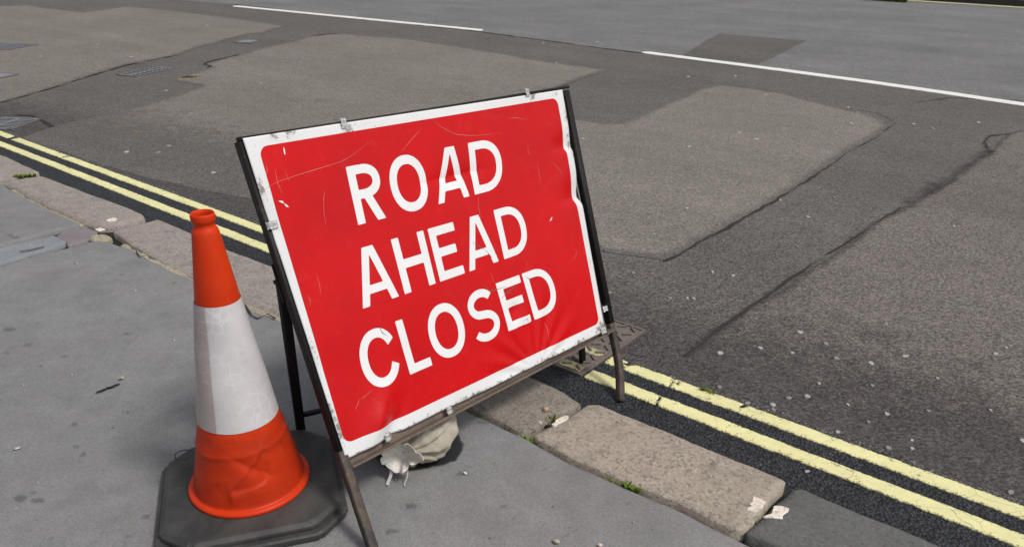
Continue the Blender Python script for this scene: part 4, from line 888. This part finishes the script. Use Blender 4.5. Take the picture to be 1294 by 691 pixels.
for i, (z, r) in enumerate(PROF):
    dr = cone_dent(th, np.full(NA, z)) if .06 < z < .25 else np.zeros(NA)
    for k in range(NA): V.append(((r + dr[k]) * math.cos(th[k]), (r + dr[k]) * math.sin(th[k]), z))
for i in range(len(PROF) - 1):
    for k in range(NA): F.append((i * NA + k, i * NA + (k + 1) % NA, (i + 1) * NA + (k + 1) % NA, (i + 1) * NA + k))
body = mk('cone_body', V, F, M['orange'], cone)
def sleeve_mat(name, c0, c1, ring_amt):
    t = NT(name); uv = t.n('ShaderNodeUVMap', 0, None, uv_map='wrap')
    vo = t.t.nodes.new('ShaderNodeTexVoronoi'); vo.feature = 'DISTANCE_TO_EDGE'; vo.inputs['Scale'].default_value = 42; vo.inputs['Randomness'].default_value = .6; t.t.links.new(uv, vo.inputs['Vector'])
    d = vo.outputs[0]
    ringl = t.math('MULTIPLY', t.rng(d, .02, .09, 1, 0), t.rng(t.noise(9, 3, .6, t.obj()), .46, .62, .06, 1))
    n = t.noise(7, 4, .65, t.obj()); n2 = t.noise(45, 5, .75, t.obj())
    c = t.mix(t.rng(n, .35, .7, 0, 1), c0, c1); c = t.mix(t.math('MULTIPLY', ringl, ring_amt), c, (.80, .79, .81))
    c = t.mix(t.math('MULTIPLY', t.math('MULTIPLY', t.rng(d, .2, .42, 0, 1), t.rng(t.noise(13, 3, .6, t.obj()), .5, .62, 0, 1)), ring_amt * .5), c, (.42, .40, .41))
    c = t.mix(t.rng(n2, .58, .76, 0, .40), c, (.38, .36, .35))
    st = t.n('ShaderNodeMapping', 0, {'Vector': t.obj(), 'Scale': (70, 70, 5)}); c = t.mix(t.rng(t.noise(1.0, 4, .7, st), .55, .75, 0, .25), c, (.50, .44, .44))
    return t.done(c, .34, .5, t.math('MULTIPLY', ringl, 1.0), .12, .0006)
M['sleeve'] = sleeve_mat('reflective_sleeve', (.63, .605, .62), (.52, .495, .51), .42)
M['sleeve_seam'] = sleeve_mat('sleeve_overlap', (.42, .355, .355), (.36, .29, .29), .25)
def shell(name, a0, a1, z0, z1, lift, mat, parent, n=96, nz=28, slant=0.0):
    V = []; F = []; UV = []
    closed = abs(a1 - a0 - 2 * math.pi) < 1e-6
    for j in range(nz + 1):
        z = z0 + (z1 - z0) * j / nz; r = .0922 - (z - .2515) * (.0438 / .3025) + lift
        for k in range(n + 1):
            a = a0 + (a1 - a0) * k / n; rr = r + .0009 * math.sin(a * 3 + z * 20) * math.sin((z - z0) / (z1 - z0) * math.pi)
            V.append((rr * math.cos(a), rr * math.sin(a), z)); UV.append(((a - face_dir) * .075, z))
    for j in range(nz):
        for k in range(n): F.append((j * (n + 1) + k, j * (n + 1) + k + 1, (j + 1) * (n + 1) + k + 1, (j + 1) * (n + 1) + k))
    o = mk(name, V, F, mat, parent); uvl = o.data.uv_layers.new(name='wrap')
    for l in o.data.loops: uvl.data[l.index].uv = UV[l.vertex_index]
    return o
sl = shell('reflective_sleeve', face_dir + math.pi, face_dir + 3 * math.pi, .2515, .5535, .0012, M['sleeve'], cone)
shell('sleeve_overlap', face_dir - 1.75, face_dir - .62, .2525, .5525, .0024, M['sleeve_seam'], sl, 30)

# ------------------------------------------------------------------ sandbag behind the sign's lower rail
def sack(name, c0, c1):
    t = NT(name); n = t.noise(14, 5, .7, t.obj()); w = t.n('ShaderNodeTexWave', 0, {'Vector': t.obj(), 'Scale': 160.0, 'Distortion': 2.0}); n2 = t.noise(50, 5, .75, t.obj())
    c = t.mix(t.rng(n, .35, .7, 0, 1), c0, c1); c = t.mix(t.rng(n2, .55, .75, 0, .55), c, (.19, .15, .105))
    return t.done(c, .85, .25, t.math('ADD', n, t.math('MULTIPLY', w, .15)), .5, .004)
M['sack'] = sack('sack_cloth', (.44, .405, .34), (.27, .24, .19)); M['sack_pale'] = sack('sack_frill', (.76, .74, .69), (.60, .57, .52))
SB = np.array([-.264, 1.778]); NK = np.array([-.284, 1.650]); ax_ = (NK - SB) / np.hypot(*(NK - SB)); sd_ = np.array([-ax_[1], ax_[0]])
bag = thing('sandbag', 'dirty beige sandbag tied at the neck lying under the bottom rail of the sign', 'sandbag', (SB[0], SB[1], PZ))
def bag_rings(R_, name, mat, flute, nseg=72, neck_d=.0, parent=bag):
    V = []; F = []; rr = random.Random(3)
    sub = []
    for (p, q) in zip(R_, R_[1:]):
        for k in range(5):
            t = k / 5; t2 = t * t * (3 - 2 * t); sub.append([p[i] + (q[i] - p[i]) * (t if i == 0 else t2) for i in range(5)])
    sub.append(R_[-1])
    for (d, hw_, hh, zc, fl) in sub:
        for k in range(nseg):
            a = 2 * math.pi * k / nseg
            wv = 1 + fl * ((math.sin(a * 9 + .6) * .6 + math.sin(a * 14 + 2) * .4 + math.sin(a * 5 + d * 30) * .5) if name == 'sack' else (math.sin(a * 3 + 1.2) * .55 + math.sin(a * 5 + 2.2) * .22 + math.sin(a * 11 + 1) * .14))
            x = hw_ * math.cos(a) * wv; z = zc + hh * math.sin(a) * wv
            if name == 'sack':
                q = math.exp(-max(0, .10 - d) / .07)                 # gathers running out from the tie
                wr = 1 + .20 * q * math.sin(a * 13 + .5 + d * 6) + .04 * q * math.sin(a * 29) + .035 * math.sin(a * 4 + d * 38) + .02 * math.sin(a * 9 - d * 75 + 1)
                x *= wr; z = zc + (z - zc) * wr
            if parent is bag: z = max(z, .002 + .003 * math.sin(a * 4) ** 2)
            dq = d + (max(0, d - .118) / .034 * (.005 * math.sin(a * 4 + .7) + .0045 * math.sin(a * 10 + 2) + .002 * math.sin(a * 17)) if name == 'frill' else 0)
            p = ax_ * dq + sd_ * x; V.append((p[0], p[1], z))
    for i in range(len(sub) - 1):
        for k in range(nseg): F.append((i * nseg + k, i * nseg + (k + 1) % nseg, (i + 1) * nseg + (k + 1) % nseg, (i + 1) * nseg + k))
    o = mk(name, V, F, mat, parent); return o
sackb = bag_rings([(-.125, .004, .004, .055, 0), (-.120, .055, .040, .058, .02), (-.09, .092, .068, .068, .02), (-.04, .112, .084, .076, .025), (.02, .112, .082, .074, .03), (.060, .098, .070, .068, .05), (.085, .074, .054, .064, .09), (.100, .044, .035, .066, .15), (.108, .022, .020, .070, .12), (.112, .018, .017, .070, .05)], 'sack', M['sack'], .1)
fr = bag_rings([(.112, .0185, .0175, .070, .04), (.121, .022, .020, .073, .12), (.133, .032, .029, .078, .20), (.145, .046, .041, .084, .28), (.152, .055, .049, .087, .33)], 'frill', M['sack_pale'], .3, 96, parent=bag)
plug = bag_rings([(.122, .0225, .0205, .0735, .10), (.116, .012, .010, .071, .08), (.112, .002, .002, .070, 0)], 'frill_inside', M['sack_pale'], .1, 40)
sm_ = fr.modifiers.new('solid', 'SOLIDIFY'); sm_.thickness = .0016
def at(d, x, z): p = ax_ * d + sd_ * x; return Vector((p[0], p[1], z))
bm_obj('tie_string', tube([at(.112 + .002 * math.sin(k), .0205 * math.cos(k * .42), .070 + .0195 * math.sin(k * .42)) for k in range(31)], .0022, 6), M['sack_pale'], bag, True)
M['tie'] = NT('plastic_tie').done((.50, .50, .50), .4, .4)
for x, ln, r in ((-.028, .030, .0042), (.016, .026, .0016)):
    pts = smooth_path([at(.132, x, .050), at(.150, x + .004, .024), at(.150 + ln * .5, x - .002, .005), at(.140 + ln, x + .003, .0040)], 4)
    bm = bar_path(pts, r * 2, .0014, Vector((sd_[0], sd_[1], 0)), .0006); bm_obj('tie_end', bm, M['tie'], bag)
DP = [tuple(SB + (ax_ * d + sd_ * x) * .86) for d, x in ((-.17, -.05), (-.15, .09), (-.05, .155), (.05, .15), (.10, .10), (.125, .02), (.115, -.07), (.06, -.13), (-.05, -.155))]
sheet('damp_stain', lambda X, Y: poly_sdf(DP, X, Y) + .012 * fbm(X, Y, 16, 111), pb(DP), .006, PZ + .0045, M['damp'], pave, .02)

# ------------------------------------------------------------------ weeds, pebbles and litter
def leafm(name, a, b):
    t = NT(name); return t.done(t.mix(t.n('ShaderNodeObjectInfo', 5), t.mix(t.noise(60, 3, .6, t.obj()), a, b), b), .6, .3)
M['weed'] = leafm('weed_green', (.075, .135, .018), (.17, .24, .035))
def tuft(label, pt, z, n, h, spread, seed, along=None):
    rr = random.Random(seed); V = []; F = []
    for i in range(n):
        t = rr.uniform(-1, 1); a = rr.uniform(0, 6.28)
        bx, by = (along[0] * t * spread, along[1] * t * spread) if along else (rr.gauss(0, spread * .5), rr.gauss(0, spread * .5))
        bx += rr.gauss(0, .002); by += rr.gauss(0, .002)
        L = h * rr.uniform(.45, 1.1); w = L * rr.uniform(.10, .2); lean = rr.uniform(.2, .95); b0 = len(V)
        cx_, cy_ = math.cos(a), math.sin(a)
        for k, (q, ww) in enumerate(((0, .6), (.4, 1.0), (.75, .8), (1.0, .08))):
            out = L * lean * q * (.4 + .6 * q); up = L * (q - .35 * lean * q * q) * math.sqrt(max(.1, 1 - lean * lean * .6))
            for sg in (-1, 1): V.append((bx + cx_ * out - cy_ * w * ww * sg, by + cy_ * out + cx_ * w * ww * sg, up))
        for k in range(3): F.append((b0 + 2 * k, b0 + 2 * k + 1, b0 + 2 * k + 3, b0 + 2 * k + 2))
    o = mk('grass_tuft', V, F, M['weed']); o.location = (pt[0], pt[1], z); tag(o, label, 'weed', 'weeds growing in the kerb joints'); return o
al = tuple(DS); ac = tuple(DN)
T = [(0.1165, 1.942), (0.0518, 1.851), (0.3157, 1.635), (0.2691, 1.667), (0.6067, 1.508), (-2.765, 4.316), (-0.099, 1.966), (6.933, 16.31)]
tuft('bright green weed tuft between two kerb stones beside the rounded brown pebble', T[0], PZ - .02, 60, .032, .020, 1, ac)
tuft('thin yellowish weed where the kerb joint meets the pavement below the pale pebble', T[1], PZ - .03, 34, .030, .016, 2, al)
tuft('largest green weed tuft along the long buff kerb stone back edge', T[2], PZ - .025, 70, .034, .020, 3, al)
tuft('low green weed just left of the largest tuft behind the buff kerb stone', T[3], PZ - .03, 40, .026, .020, 4, al)
tuft('small weed in the gap between buff kerb stone and dark grey kerb block', T[4], PZ - .025, 36, .026, .012, 5, ac)
tuft('low mossy weed in the pinkish kerb joint at the left edge', T[5], PZ - .012, 110, .028, .055, 6, (.97, .24))
tuft('thin mossy weed line in the joint by the right end of the sandbag', T[6], PZ - .032, 60, .026, .030, 7, al)
wl_ = [(0.6436, 2.191)][0]
tuft('tiny weed sprouting through the road on the outer yellow line edge', wl_, .004, 40, .022, .022, 9, al)
fw = [(7.606, 17.93)][0]
o = tuft('far weed patch growing along the opposite kerb', fw, .0, 260, .14, .55, 8, (al[0], al[1]))
def pebble(name, label, pt, z, r, mat, seed, sc=(1, 1, .7), cat='pebble'):
    bm = bmesh.new(); bmesh.ops.create_icosphere(bm, subdivisions=3, radius=r); rr = random.Random(seed)
    from mathutils import noise as mnz
    for v in bm.verts:
        k = 1 + .22 * mnz.noise(v.co / r * 1.1 + Vector((seed, 0, 0))) + .08 * mnz.noise(v.co / r * 3 + Vector((0, seed, 0)))
        v.co = Vector((v.co.x * sc[0] * k, v.co.y * sc[1] * k, v.co.z * sc[2] * k))
    o = bm_obj(name, bm, mat, None, True); o.location = (pt[0], pt[1], z + r * sc[2] * .8); o.rotation_euler = (0, 0, seed); tag(o, label, cat); return o
def pm(name, a, b):
    t = NT(name); return t.done(t.mix(t.rng(t.noise(80, 4, .7, t.obj()), .4, .65, 0, 1), a, b), .6, .4)
PBL = [(0.1034, 1.976), (0.0852, 1.917), (-0.1192, 1.668), (0.1125, 1.411), (0.2151, 1.402), (-1.36, 1.75), (-1.353, 1.729)]
pebble('pebble', 'rounded brown and pale pebble resting on the kerb stone by the weed', PBL[0], PZ + .002, .0095, pm('pebble_brown', (.52, .35, .20), (.17, .075, .045)), 3, (1, 1, .85))
pebble('pebble', 'small pale pebble at the lower end of the mossy kerb joint', PBL[1], PZ - .004, .0075, pm('pebble_pale', (.46, .42, .34), (.33, .29, .22)), 5)
pebble('litter_scrap', 'white scrap on the pavement right of the sandbag', PBL[2], PZ + .003, .0052, pm('scrap_white', (.72, .71, .68), (.60, .58, .55)), 7, (.8, 1.2, .4), 'litter')
pebble('pebble', 'beige pebble with a long scratch behind it at the bottom edge of the pavement', PBL[3], PZ + .003, .0080, pm('pebble_beige', (.40, .37, .30), (.28, .26, .22)), 9, (1.1, .8, .5))
pebble('litter_scrap', 'small pinkish scrap at the bottom edge right of the beige pebble', PBL[4], PZ + .003, .0056, pm('scrap_pink', (.62, .50, .44), (.50, .38, .32)), 11, (.9, 1.1, .5), 'litter')
pebble('litter_scrap', 'dirty torn scrap at the left edge of the pavement', PBL[5], PZ + .003, .0075, pm('scrap_dirty', (.22, .21, .19), (.60, .58, .54)), 13, (1.2, .9, .25), 'litter')
tw = [(-1.278, 2.036), (-1.261, 2.057), (-1.244, 2.074), (-1.23, 2.091)]
o = bm_obj('twig', tube([(x, y, PZ + .006 + .001 * math.sin(k * 2)) for k, (x, y) in enumerate(smooth_path([(a_, b_, 0) for a_, b_ in tw], 3) and [(p.x, p.y) for p in smooth_path([(a_, b_, 0) for a_, b_ in tw], 3)])], [.0015, .0026, .0034, .0040, .0038, .0036, .0036, .0032, .0028, .0015], 7), NT('twig_dark').done((.022, .022, .026), .7, .3), None, True)
tag(o, 'short dark twig lying on the open pavement left of the cone', 'twig')
o = mk('leaf_scrap', *(lambda p: ([(p[0] - .010, p[1] - .003, PZ + .006), (p[0] + .002, p[1] - .007, PZ + .011), (p[0] + .011, p[1] + .001, PZ + .007), (p[0] + .004, p[1] + .008, PZ + .013), (p[0] - .006, p[1] + .006, PZ + .007)], [(0, 1, 2, 3, 4)]))([(-1.24, 2.122)][0]), pm('leaf_yellow', (.46, .40, .24), (.36, .30, .17)), None, False)
tag(o, 'tiny dry yellow leaf scrap beside the dark twig', 'leaf')
sheet('scratch_mark', lambda X, Y: .0016 * (1 + fbm(X, Y, 40, 5)) - line_dist([(0.1201, 1.413), (0.1381, 1.433), (0.1765, 1.464)], X, Y), pb([(0.1201, 1.413), (0.1765, 1.464)]), .002, PZ + .0062, M['stain'], pave, .001)
